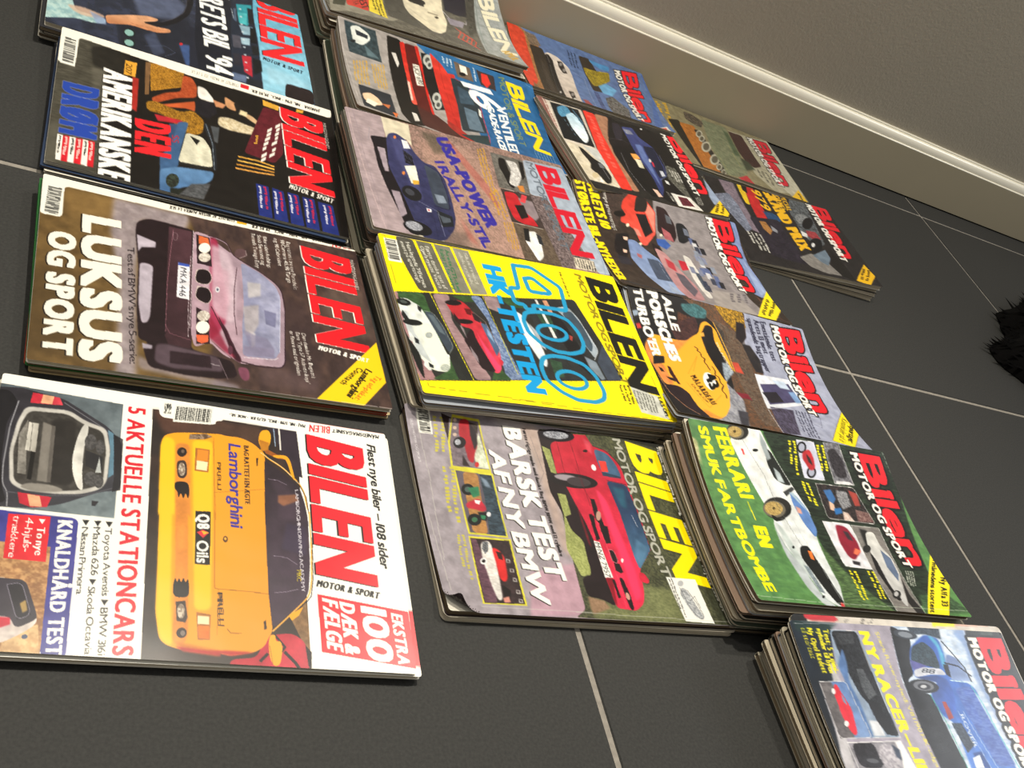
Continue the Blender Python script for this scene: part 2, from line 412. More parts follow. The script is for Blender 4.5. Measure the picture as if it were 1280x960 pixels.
# ---------------------------------------------------------------- black furry throw lying at the right
def throw():
    rg = np.random.default_rng(11); root = empty('furry_throw', (2.02, .86, 0)); tag(root, 'black shaggy throw heaped on the dark tiles at the right edge', 'blanket')
    nt, nr = 120, 26; V = []; F = []
    def rad(t): return 1+.06*math.sin(3*t+1)+.05*math.sin(7*t)+.03*math.sin(13*t+2)
    for j in range(nr+1):
        q = j/nr
        for i in range(nt):
            t = 2*math.pi*i/nt; r = rad(t)*(1+.02*rg.random()); c = q
            z = .20*(1-c**2.6)*(1+.10*math.sin(5*t+4*c)+.07*math.sin(9*t-3*c))+.002
            V.append((.50*r*c*math.cos(t), .30*r*c*math.sin(t), max(z, .001)))
    for j in range(nr):
        for i in range(nt):
            a = j*nt+i; b = j*nt+(i+1) % nt; F.append((a, a+nt, b+nt, b))
    new_obj('fabric', V, F, M_black, root, True)
    V = []; F = []
    for i in range(2600):
        t = 2*math.pi*rg.random(); c = rg.random()**.5; r = rad(t); x, y = .50*r*c*math.cos(t), .30*r*c*math.sin(t)
        z = .20*(1-c**2.6)*(1+.10*math.sin(5*t+4*c)+.07*math.sin(9*t-3*c))
        l = .018+.022*rg.random(); a = math.atan2(math.sin(t)/.3, math.cos(t)/.5)+rg.normal()*.4; up = .2+.8*(1-c)
        d = np.array([math.cos(a)*(1-up*.5), math.sin(a)*(1-up*.5), up*.5]); s = np.array([-math.sin(a), math.cos(a), 0])*.004
        p = np.array([x, y, max(z, .004)]); k = len(V)
        V += [tuple(p+s), tuple(p-s), tuple(p+np.array([0, 0, .004])), tuple(p+d*l)]; F += [(k, k+1, k+3), (k+1, k+2, k+3), (k+2, k, k+3)]
    o = new_obj('pile_tufts', V, F, M_black, root); o['kind'] = 'stuff'
throw()

ART_m1 = (388, 646, 0.900, [
('P','fbf9ef',[-336,-660,-1794,4123,2457,3288,2558,-139]),
('L','c03040',0.5,[-11,1409,4,2067,3,2841]),
('P','566067',[88,-329,122,804,1132,808,1140,-163],{'g': (138,-2,1070,744,'7d8a8e'),'n': ('49545a',0.4,8,8)}),
('P','2c2a30',[182,-314,113,138,128,217,159,413,358,717,483,819,897,832,933,701,1068,476,1121,316,1138,157,1153,-161],{'g': (138,-2,910,844,'3a3a42')}),
('P','1b1a1e',[214,-309,147,65,255,132,443,80,746,87,971,116,1103,162,1140,-163]),
('L','8e8e94',0.8,[239,130,469,104,801,104,957,119,1021,157,1130,166]),
('L','6d6d74',0.7,[192,416,379,696,465,748]),
('L','55555c',0.7,[1016,141,1023,315,977,606,891,776]),
('P','c4c1ba',[277,179,257,456,332,565,376,707,561,745,838,741,910,705,967,595,991,448,993,240,943,158,679,125,429,142],{'s': 0.2}),
('P','35322f',[312,204,292,448,367,556,405,686,566,718,834,716,884,687,937,582,967,445,962,257,925,181,674,148,432,169],{'s': 0.3,'n': ('4a4743',0.7,4,4)}),
('P','2a2725',[353,352,352,510,604,520,728,509,901,535,917,440,897,386],{'s': 0.8}),
('P','8f8b84',[534,165,392,208,540,214,863,246,858,193],{'n': ('605c56',0.6,3,3)}),
('P','7a756e',[396,301,416,359,906,376,902,315],{'s': 0.3}),
('P','5e5954',[416,359,419,381,903,397,906,376]),
('P','141211',[654,254,664,281,901,281,898,255]),
('P','d9d5cb',[414,214,417,276,667,282,661,217],{'g': (541,209,542,279,'a7a39a')}),
('L','55524c',0.3,[417,238,659,246]),
('L','77746c',0.8,[493,216,504,199,565,201,569,220]),
('P','8d8880',[969,212,925,263,922,409,947,480,970,467,995,312],{'s': 0.4}),
('P','e4e2db',[338,577,400,593,593,575,805,581,920,598,939,587,912,558,801,521,667,509,509,523,393,547],{'g': (667,509,652,591,'c9c7c0')}),
('E','5a5858',[515,614,508,652,585,619],{'n': ('3a393a',0.8,1.5,1.5)}),
('E','5a5858',[550,679,545,707,615,684],{'n': ('3a393a',0.8,1.5,1.5)}),
('E','5a5858',[833,639,826,680,894,643],{'n': ('3a393a',0.8,1.5,1.5)}),
('E','5a5858',[846,689,841,720,902,693],{'n': ('3a393a',0.8,1.5,1.5)}),
('P','262528',[591,586,632,702,770,700,727,597]),
('P','b9bdbb',[636,680,770,700,776,662,698,673]),
('P','5d8196',[383,717,414,762,771,779,807,746,561,745]),
('P','1d1c20',[415,756,451,823,897,832,920,778,770,785],{'a': 0.8}),
('P','c02638',[142,208,152,383,218,409,228,340,240,202],{'g': (155,209,213,395,'d84452')}),
('P','e5ab83',[145,275,150,346,225,339,228,267]),
('P','c02638',[1011,214,1021,416,1102,396,1119,306,1095,234]),
('P','e5ab83',[1019,272,1021,344,1105,367,1110,296]),
('P','2b2b30',[1012,658,1012,702,1051,683,1051,661]),
('T','5 AKTUELLE STATIONCARS',[131,840,2123,857,125,962],'d8202f',0.45,{}),
('P','2c2421',[120,1011,124,2096,2141,2097,2155,1024],{'n': ('3d2c26',0.7,20,20)}),
('P','5b3c30',[127,1018,141,1530,262,1530,334,1124,302,1074],{'s': 2,'a': 0.8}),
('P','4a352b',[147,1333,136,1810,355,1845,336,1412],{'s': 2}),
('P','2e2530',[123,1880,124,2096,576,2121,556,2040,399,1979]),
('L','e8e4da',1.2,[125,1956,334,1961]),
('L','9ab0c8',0.7,[134,1914,307,1921]),
('P','96531e',[326,1819,389,1939,426,2019,424,1937,390,1844]),
('P','8c6a44',[1638,2094,2141,2097,1946,2046,1795,1981,1711,2035],{'n': ('6a4c2c',0.7,2,2)}),
('P','b31d30',[1919,1798,1887,1977,1945,2065,2141,2097,2172,1556,2102,1567,2079,1736],{'g': (1916,1763,2134,2060,'c8384a')}),
('L','1a1214',1.6,[1909,1857,1993,1925,2058,1875]),
('L','1a1214',2.2,[2030,1923,2101,1990,2136,2012]),
('L','1a1214',2,[2102,1758,2050,1806]),
('P','1a1214',[1970,2064,2018,2105,2132,2098,2120,2078]),
('P','f3a51e',[1078,1085,719,1081,433,1079,355,1101,316,1174,291,1311,267,1504,277,1541,271,1660,319,1765,408,1837,689,1829,1001,1832,1582,1826,1884,1846,1937,1815,1995,1790,2043,1726,2080,1567,2065,1490,2077,1481,2061,1275,2032,1169,1988,1123,1794,1094,1458,1094,1039,1092],{'g': (767,1084,921,1904,'e89b24')}),
('P','fec71c',[1078,1085,719,1081,433,1079,362,1107,382,1175,1062,1194,1027,1176,1710,1185,2030,1206,2026,1169,1981,1125,1794,1097,1458,1096,1039,1092],{'s': 0.8}),
('P','dd8a33',[413,1182,403,1282,1076,1300,1011,1281,1950,1300,2038,1264,2006,1205,1578,1209,1024,1197],{'s': 0.6}),
('P','fcc41e',[358,1300,346,1446,1055,1449,1017,1445,1763,1441,1773,1335,1036,1317],{'s': 0.7}),
('P','c8741f',[2005,1221,2046,1492,2083,1492,2061,1275],{'s': 0.8}),
('P','b5302c',[2051,1424,2080,1567,2045,1737,2044,1534],{'s': 0.5}),
('P','b5302c',[2035,1222,2058,1503,2084,1503,2067,1275],{'s': 0.5}),
('E','241a18',[490,1228,484,1262,533,1229]),
('E','6a5a50',[482,1234,480,1246,499,1234]),
('E','241a18',[1939,1260,1936,1292,1975,1260]),
('E','7d7068',[1941,1267,1939,1282,1960,1268]),
('P','3a2c28',[590,1193,566,1217,565,1260,687,1271,730,1245,722,1203]),
('E','d9cdb8',[646,1231,642,1255,706,1233],{'n': ('6b5648',0.8,1.5,1.5)}),
('P','3a2c28',[1720,1218,1708,1278,1827,1294,1865,1282,1857,1227]),
('E','d9cdb8',[1786,1253,1784,1277,1839,1254],{'n': ('6b5648',0.8,1.5,1.5)}),
('P','1c1513',[760,1186,751,1276,839,1290,908,1279,843,1262,913,1247,848,1230,908,1214,844,1206,825,1185]),
('P','1c1513',[1592,1198,1538,1211,1583,1222,1538,1235,1580,1248,1532,1263,1578,1276,1536,1292,1608,1301,1680,1298,1690,1223,1664,1198]),
('P','b06c28',[433,1323,433,1427,643,1418,644,1319]),
('P','f6e6b8',[548,1334,550,1413,632,1406,632,1331]),
('P','f08c28',[443,1339,445,1417,543,1410,545,1335]),
('P','b06c28',[1784,1348,1795,1441,1977,1436,1980,1360]),
('P','efe0b4',[1809,1358,1809,1430,1866,1430,1869,1358]),
('P','e8781c',[1881,1361,1881,1431,1968,1430,1970,1366]),
('L','c9821c',0.5,[311,1455,1053,1461]),
('L','c9821c',0.5,[985,1461,1592,1463,1602,1491,1937,1481]),
('L','c9821c',0.5,[345,1450,1052,1471]),
('L','c9821c',0.5,[984,1465,1598,1467]),
('L','7a4d12',0.35,[1598,1467,1604,1826]),
('L','a86f18',0.35,[816,1458,729,1827]),
('L','8a5a14',0.5,[1888,1546,1918,1568,1915,1637]),
('P','3a2812',[1818,1787,1804,1802,1868,1807,1878,1790]),
('P','3a2812',[450,1769,442,1785,518,1779,528,1771]),
('E','5a3a12',[1202,1537,1200,1554,1228,1537]),
('E','f0b040',[1198,1537,1197,1545,1209,1537]),
('P','5c4636',[311,1280,284,1400,304,1446,340,1388,362,1275],{'s': 0.3,'n': ('c0a890',0.7,1.5,1.5)}),
('P','2b2029',[446,1832,486,1868,552,1966,663,2089,803,2125,957,2143,1339,2134,1568,2111,1640,2069,1865,1847,1596,1826,1231,1825,911,1822],{'g': (649,1793,1303,2122,'3f3040')}),
('P','6a5468',[619,1864,636,1956,723,2019,793,2083,963,2100,989,1916,786,1924],{'a': 0.25,'s': 2}),
('P','8a5a42',[770,1924,741,2058,793,2083,859,1960,833,1922],{'s': 0.5}),
('P','3c3350',[1002,1980,1028,2123,1269,2109,1232,1932],{'a': 0.5,'s': 1}),
('L','9a8ca0',0.35,[628,1857,632,1929,662,1995]),
('L','9a8ca0',0.35,[1297,1873,1301,1967,1350,2041]),
('L','9a8ca0',0.35,[1592,1869,1576,1955,1548,2037]),
('T','LAMBORGHINI DRIVING ACADEMY',[701,2056,1573,2061,691,2081],'e8e4ec',0,{}),
('T','PIRC',[1393,2036,1485,2031,1390,2067],'e0c81c',0.1,{}),
('L','efa51f',1.2,[363,1804,424,1843,502,1968,623,2085,706,2125,863,2146]),
('L','1c1418',0.6,[616,2078,753,2139,956,2156]),
('L','e8dcc0',0.4,[389,1804,509,1975,639,2091]),
('L','efb04a',1.0,[884,2155,1190,2153,1481,2138,1593,2113,1647,2069,1793,1933,1884,1846]),
('L','1c1418',0.6,[881,2174,1452,2150,1594,2128,1652,2087]),
('P','efa51f',[398,1891,378,2001,423,2033,618,2065,590,2039,461,2011,414,1992,420,1910]),
('P','f2a81f',[172,1810,151,1872,208,1893,315,1876,360,1818,281,1786]),
('P','b5751c',[262,1794,281,1874,352,1865,379,1811],{'s': 0.4}),
('P','f2a81f',[1911,1828,1906,1863,1956,1865,1950,1897,2000,1909,2119,1890,2136,1847,2074,1819,1969,1814]),
('L','b5751c',0.5,[1987,1822,2122,1840]),
('P','f2a81f',[1758,1959,1681,2067,1751,2032,1795,1981]),
('T','BAG RATTET I EN ÆGTE',[344,1678,883,1679,341,1714],'2a1c1c',0.2,{}),
('T','Lamborghini',[344,1564,1095,1574,349,1653],'3b3196',0.35,{}),
('T','PIRELLI',[539,1478,789,1482,537,1506],'2a1c14',0.25,{}),
('T','PIRELLI',[1626,1487,1873,1499,1626,1517],'2a1c14',0.25,{}),
('T','PIRELLI',[1630,1480,1874,1486,1629,1510],'2a1c14',0.25,{}),
('P','181414',[995,1332,985,1436,1422,1433,1425,1334]),
('T','Q8',[1018,1344,1141,1346,1011,1426],'f4f2ea',0.35,{}),
('T','Oils',[1235,1343,1415,1345,1231,1422],'f4f2ea',0.35,{}),
('P','d8343c',[1170,1343,1143,1384,1163,1426,1212,1385]),
('P','f0b428',[1152,1372,1163,1426,1185,1390]),
('P','fbf9ef',[43,1046,17,1531,132,1530,144,1471,185,1465,189,1064]),
('B',[194,1170,169,1425,60,1182]),
('B',[146,1091,142,1141,50,1093]),
('T','MÅNEDSMAGASINET',[29,2801,37,2401,66,2792],'1a1a1a',0.12,{}),
('T','BILEN',[19,2382,31,2208,92,2373],'e0202c',0.35,{}),
('T','MAJ · NR. 5/98 · INCL. 42,75 KR. · NOK 50,-',[42,2173,43,1575,72,2167],'2a2a2a',0.02,{}),
('T','Flest nye biler – 108 sider',[142,2680,1305,2676,153,2752],'161616',0.28,{}),
('T','BILEN',[135,2177,1409,2176,196,2643],'f01d2c',0.9,{'d': (0.5,-1.3,'151012')}),
('T','MOTOR & SPORT',[1511,2169,1569,2633,1458,2185],'161414',0.3,{}),
('P','e8202e',[1573,2174,1654,2851,2095,2866,2011,2176]),
('P','f5f3e8',[1654,2851,1633,2935,1690,2927,1696,2854]),
('T','EKSTRA',[1673,2713,2065,2726,1687,2800],'faf8ee',0.3,{}),
('T','100',[1633,2484,2047,2504,1655,2678],'faf8ee',1.0,{}),
('T','DÆK &',[1616,2331,2011,2344,1634,2440],'faf8ee',0.4,{}),
('T','FÆLGE',[1598,2204,1983,2217,1620,2318],'faf8ee',0.4,{}),
('P','3a3a8e',[1161,-254,1166,592,2160,604,2157,466,1403,449,1388,-216]),
('P','c99a66',[1388,-216,1403,449,2157,466,2163,-87],{'n': ('8a5c38',0.75,2.2,3)}),
('P','e4bd86',[2029,260,1946,436,2149,462,2140,257],{'n': ('b98a58',0.6,3,3)}),
('P','e0d4cc',[1631,-86,1648,193,1654,251,1718,344,1901,426,1948,422,2010,359,2085,250,2115,-10],{'n': ('a89a98',0.6,6,6)}),
('P','35303c',[1666,-80,1651,193,1651,336,1889,425,1919,419,1985,319,1913,283,1906,226,1896,-44]),
('P','1b1824',[1695,239,1672,317,1886,391,1927,319]),
('L','8a8494',0.4,[1695,239,1672,317,1886,391,1927,319,1695,239]),
('P','a88a50',[1816,322,1789,352,1859,369,1879,344],{'s': 0.3}),
('P','c8203a',[1914,137,1913,283,1959,288,2026,152],{'s': 0.3}),
('E','3a4a6a',[2032,373,2030,389,2047,374]),
('P','e01e2c',[1185,183,1172,426,1515,431,1514,195]),
('T','To nye',[1262,357,1472,363,1261,404],'faf8ee',0.35,{}),
('T','4-hjuls-',[1197,284,1455,294,1198,330],'faf8ee',0.35,{}),
('T','trækkere',[1194,213,1504,220,1196,254],'faf8ee',0.35,{}),
('P','faf8ee',[1202,360,1199,398,1237,382]),
('T','KNALDHÅRD TEST',[1193,472,2144,493,1187,560],'faf8ee',0.45,{}),
('T','Toyota Avensis',[1217,756,1724,771,1212,799],'161616',0.25,{}),
('T','BMW 316i',[1805,770,2126,776,1801,815],'161616',0.25,{}),
('T','Mazda 626',[1218,685,1583,697,1213,728],'161616',0.25,{}),
('T','Skoda Octavia',[1664,688,2127,703,1662,730],'161616',0.25,{}),
('T','Nissan Primera',[1227,617,1726,623,1224,656],'161616',0.25,{}),
('P','161616',[1165,756,1161,801,1209,781]),
('P','161616',[1748,769,1747,812,1788,792]),
('P','161616',[1168,686,1164,731,1211,711]),
('P','161616',[1610,689,1608,732,1650,713]),
('P','161616',[1171,614,1167,658,1214,639]),
('L','e9e7dd',0.5,[61,2850,735,3028,900,3028],{'a': 0.6})
])
ART_m1b = (98, 163, 0.900, [
('P','f7f5ea',[-398,-703,-1939,4341,2434,3387,2521,-190]),
('P','e0202c',[1613,2769,1625,2977,2058,2938,2053,2776])
])
ART_m2 = (258, 510, 0.900, [
('P','6d5530',[-260,-351,-2878,5060,2822,3534,3236,-90],{'n': ('5a4526',0.7,9,9)}),
('P','8a6c3e',[126,174,110,686,347,629,480,215],{'s': 4,'a': 0.7}),
('P','4a3a22',[1151,-11,1091,315,2007,321,2076,-3],{'s': 5,'a': 0.6}),
('P','a49aa2',[96,569,92,1233,412,1159,305,803,911,757,2618,749,2642,594,1165,620,539,546],{'s': 3,'a': 0.85,'n': ('8a7f88',0.6,6,6)}),
('P','4e3b35',[79,1202,38,1704,-2,2874,2161,2857,2167,2856,2138,1283,2065,1359,1989,1267,1212,1477],{'s': 2.5,'n': ('372a2a',0.8,14,8)}),
('P','6a5a50',[562,2513,590,2831,1305,2848,1280,2578,971,2354],{'s': 5,'a': 0.5}),
('P','5e4a4a',[1820,1727,1877,2233,2087,2175,2058,1706],{'s': 4,'a': 0.7}),
('P','3a2c2e',[881,2018,1009,2216,1883,2170,1924,1968],{'s': 4,'a': 0.6}),
('P','9a8f98',[1926,766,1984,843,2106,1536,2201,1529,2140,1355,2072,765],{'s': 1.5,'a': 0.7}),
('P','211519',[489,748,349,761,271,862,275,1042,292,1259,1625,1180,1782,1167,1846,1498,2013,1529,2062,1373,2073,1129,2039,842,1845,799,1778,845,1758,767,1429,755,907,771],{'s': 0.4}),
('P','b8aebb',[519,761,568,917,638,913,672,800,731,771],{'s': 0.4}),
('P','b3a9b6',[864,782,869,891,1485,859,1560,837,1581,791,1368,769],{'s': 0.4}),
('P','a89fac',[1798,795,1806,871,1844,868,1854,799],{'s': 0.3}),
('P','3c262c',[315,1033,314,1232,1626,1173,1672,980,1055,994],{'s': 0.5,'g': (835,999,766,1214,'4c3038')}),
('P','3c262c',[1630,981,1603,1174,1782,1167,1763,991,1672,966],{'s': 0.5}),
('L','a06a78',0.35,[349,1070,735,1030,1052,1001,1433,983,1634,974]),
('L','8a5a68',0.4,[1571,980,1643,1008,1683,1171]),
('L','c8b8be',0.5,[296,1248,992,1205,1548,1165]),
('L','c8b8be',0.4,[649,1211,1321,1163,1648,1151]),
('P','60505a',[1785,898,1766,978,1810,1303,1831,1386,1978,1419,2020,1025,1976,882],{'s': 0.8,'a': 0.8}),
('P','2a1c22',[1837,1003,1826,1317,1959,1323,1969,1000],{'s': 0.5}),
('L','c8c0c4',0.5,[1912,1319,1917,1388]),
('L','8a7a80',0.4,[1850,1385,2049,1443]),
('P','b497a4',[294,1252,317,1411,351,1536,505,1581,328,1374,339,1468,377,1545,490,1570,554,1645,668,1828,782,1955,874,1999,1113,2005,1643,1953,1670,1953,1775,1936,1831,1911,1852,1622,1857,1550,1732,1402,1618,1309,1826,1499,1785,1417,1667,1325,1756,1195,1603,1174,1099,1201,992,1205],{'g': (960,1207,818,1846,'9c8794')}),
('P','a02848',[329,1391,342,1457,684,1468,1125,1502,1408,1469,1572,1387,1648,1323],{'s': 1.2,'a': 0.9}),
('P','b83a5a',[694,1437,756,1533,1165,1514,1344,1473,1252,1420],{'s': 2,'a': 0.6}),
('P','c9b3bf',[416,1401,508,1553,867,1599,1409,1538,1358,1409,1245,1357],{'s': 2,'a': 0.8}),
('L','2a1820',0.8,[1359,1413,1534,1461,1644,1512,1833,1556]),
('L','3a2028',0.6,[678,1612,967,1569,1279,1547,1530,1552]),
('P','3a1a26',[1364,1409,1493,1474,1686,1519,1794,1569,1854,1565,1827,1509,1638,1465],{'s': 0.3}),
('P','8a2038',[1323,1324,1511,1400,1699,1461,1820,1538,1762,1442,1604,1310],{'s': 1.2,'a': 0.8}),
('L','2a141c',0.8,[1245,1357,1400,1407,1591,1468,1737,1530]),
('E','5a3040',[1723,1485,1719,1505,1775,1481]),
('L','33202a',0.9,[318,1375,324,1469,364,1549,509,1584,568,1660,668,1828,778,1955,866,2003,1065,2014,1643,1953]),
('L','33202a',1.2,[1607,1957,1774,1942,1839,1902,1860,1723,1834,1566]),
('P','2a1a20',[337,1269,343,1386,733,1389,728,1260]),
('P','2a1a20',[1282,1229,1340,1327,1688,1321,1713,1211]),
('P','d86a3a',[345,1292,355,1374,452,1385,458,1287]),
('E','f8f4e4',[500,1336,482,1388,567,1333]),
('E','b0a498',[627,1330,609,1383,691,1327],{'n': ('f0ece0',0.8,1.5,1.5)}),
('E','b0a498',[1375,1285,1361,1338,1438,1282],{'n': ('f0ece0',0.8,1.5,1.5)}),
('P','d8603a',[1609,1215,1590,1315,1667,1308,1699,1256,1682,1219]),
('E','f8f4e4',[1509,1273,1495,1328,1582,1270]),
('L','d8c8c0',1.0,[820,1256,790,1295,794,1355,851,1376,919,1373,979,1338,981,1257,938,1236,820,1256]),
('P','1c1216',[820,1256,790,1295,794,1355,851,1376,919,1373,979,1338,981,1257,938,1236]),
('L','d8c8c0',1.0,[1025,1255,1019,1336,1077,1363,1154,1360,1221,1326,1194,1255,1148,1228,1025,1255]),
('P','1c1216',[1025,1255,1019,1336,1077,1363,1154,1360,1221,1326,1194,1255,1148,1228]),
('E','d8d8dc',[1016,1421,1011,1440,1052,1419]),
('E','5a5a70',[1016,1421,1013,1431,1034,1420]),
('P','e8e6ec',[764,1100,765,1196,1212,1175,1206,1072]),
('P','3a52a8',[764,1100,765,1196,801,1190,803,1099]),
('T','M·KA 446',[824,1116,1186,1093,825,1171],'1c1c24',0.25,{}),
('L','8a7078',0.4,[385,1069,383,1107,481,1099,482,1063,385,1069]),
('P','8e90ac',[587,1653,685,1826,819,1951,959,1985,1653,1909,1684,1888,1745,1859,1767,1585,1397,1607,1168,1638,851,1651],{'g': (613,1645,603,2016,'a8aac4'),'n': ('777a98',0.5,9,9)}),
('P','a9a2a6',[1170,1630,1109,1773,1354,1752,1520,1678,1512,1627],{'s': 1,'a': 0.9}),
('P','c4bdb8',[838,1694,825,1814,990,1800,1045,1686],{'s': 1,'a': 0.7}),
('P','6f7090',[1164,1815,1179,1923,1361,1897,1339,1815],{'s': 0.6,'a': 0.9}),
('P','c8c2c4',[1466,1668,1476,1712,1624,1699,1652,1667],{'s': 0.8,'a': 0.9}),
('P','7a7590',[1458,1616,1655,1652,1628,1864,1515,1814,1498,1710],{'s': 1,'a': 0.7}),
('P','7a6f88',[1647,1602,1628,1864,1732,1853,1760,1589],{'s': 1,'a': 0.6}),
('L','c8c8dc',0.5,[984,1978,1654,1906]),
('L','d8d4e0',0.6,[1781,1592,1753,1851,1726,1884]),
('P','5c4448',[491,1601,408,1631,392,1713,476,1718,528,1671,540,1614],{'s': 0.4}),
('L','b8a8a8',0.4,[405,1712,477,1715,536,1646]),
('P','7a4458',[1900,1533,1893,1612,1958,1625,2028,1616,2046,1572,1995,1540],{'s': 0.4}),
('T','LUKSUS',[411,324,2073,344,393,632],'f7f2e2',1.5,{'d': (0.6,-1.4,'1a1410')}),
('T','OG SPORT',[701,79,2055,101,688,283],'f7f2e2',1.1,{'d': (0.5,-1.1,'1a1410')}),
('T',"Test af BMW's nye 5-serie:",[711,683,2035,702,701,740],'1c1418',0.35,{}),
('T','BILEN',[140,2265,1447,2261,176,2767],'ee1c26',1.7,{'d': (0.3,-1.2,'f4efe6')}),
('T','MOTOR & SPORT',[1542,2258,1599,2719,1485,2280],'f7f2e8',0.35,{}),
('T','MÅNEDSMAGASINET',[181,2766,625,2756,173,2804],'f0e8e0',0.1,{}),
('P','fbd016',[1316,2846,1817,2848,2136,2587,2130,2172]),
('T','SPORT',[1581,2544,1603,2718,1529,2564],'fbf8ee',0.35,{}),
('T','Tag ud-plakat:',[1742,2774,2071,2506,1772,2817],'d8301c',0.15,{}),
('T','Lamborghini',[1676,2681,2043,2441,1711,2738],'1a1408',0.35,{}),
('T','Countach',[1678,2611,1904,2402,1706,2659],'1a1408',0.35,{}),
('T',"Bag rattet i tre nye Porsche'r:",[134,2124,807,2124,130,2163],'f4eee6',0.12,{}),
('T','911 Carrera 4S,911 Targa',[123,2067,732,2075,120,2105],'f4eee6',0.12,{}),
('T','og 911 Cabriolet',[123,2003,518,2009,120,2040],'f4eee6',0.12,{}),
('T','Biler uden kobling:',[139,1897,579,1904,136,1934],'f4eee6',0.12,{}),
('T','Saab Sensonic og',[136,1841,559,1847,133,1879],'f4eee6',0.12,{}),
('T','Renault Twingo Easy',[137,1784,616,1790,133,1821],'f4eee6',0.12,{}),
('T','Den danske Mr. Bugatti:',[1370,2129,1896,2157,1370,2165],'f4eee6',0.12,{}),
('T',"Bare 'Type 57 Atlantic-kopi'",[1370,2075,1967,2099,1370,2111],'f4eee6',0.12,{}),
('T','er finere end originalen',[1369,2020,1892,2035,1366,2056],'f4eee6',0.12,{}),
('P','f4f0e2',[-32,-15,-89,1697,-135,2900,27,2869,91,1386,103,173,515,169,522,-4]),
('B',[150,49,499,32,146,155]),
('T','BILEN',[-81,2826,-49,2627,8,2801],'d8202c',0.35,{}),
('T','FEBRUAR · NR. 2/96 · INCL. 39,95 KR.',[-48,2601,-4,1794,6,2588],'2a2622',0.02,{}),
('P','f0a818',[-38,1668,-43,1762,29,1750,39,1656]),
('T','STORTEST AF NISSAN ALMERA 1.4 SLX',[-16,1645,18,1051,28,1637],'2a2622',0.03,{}),
('L','e8e0d8',0.4,[2142,1283,2123,2851])
])
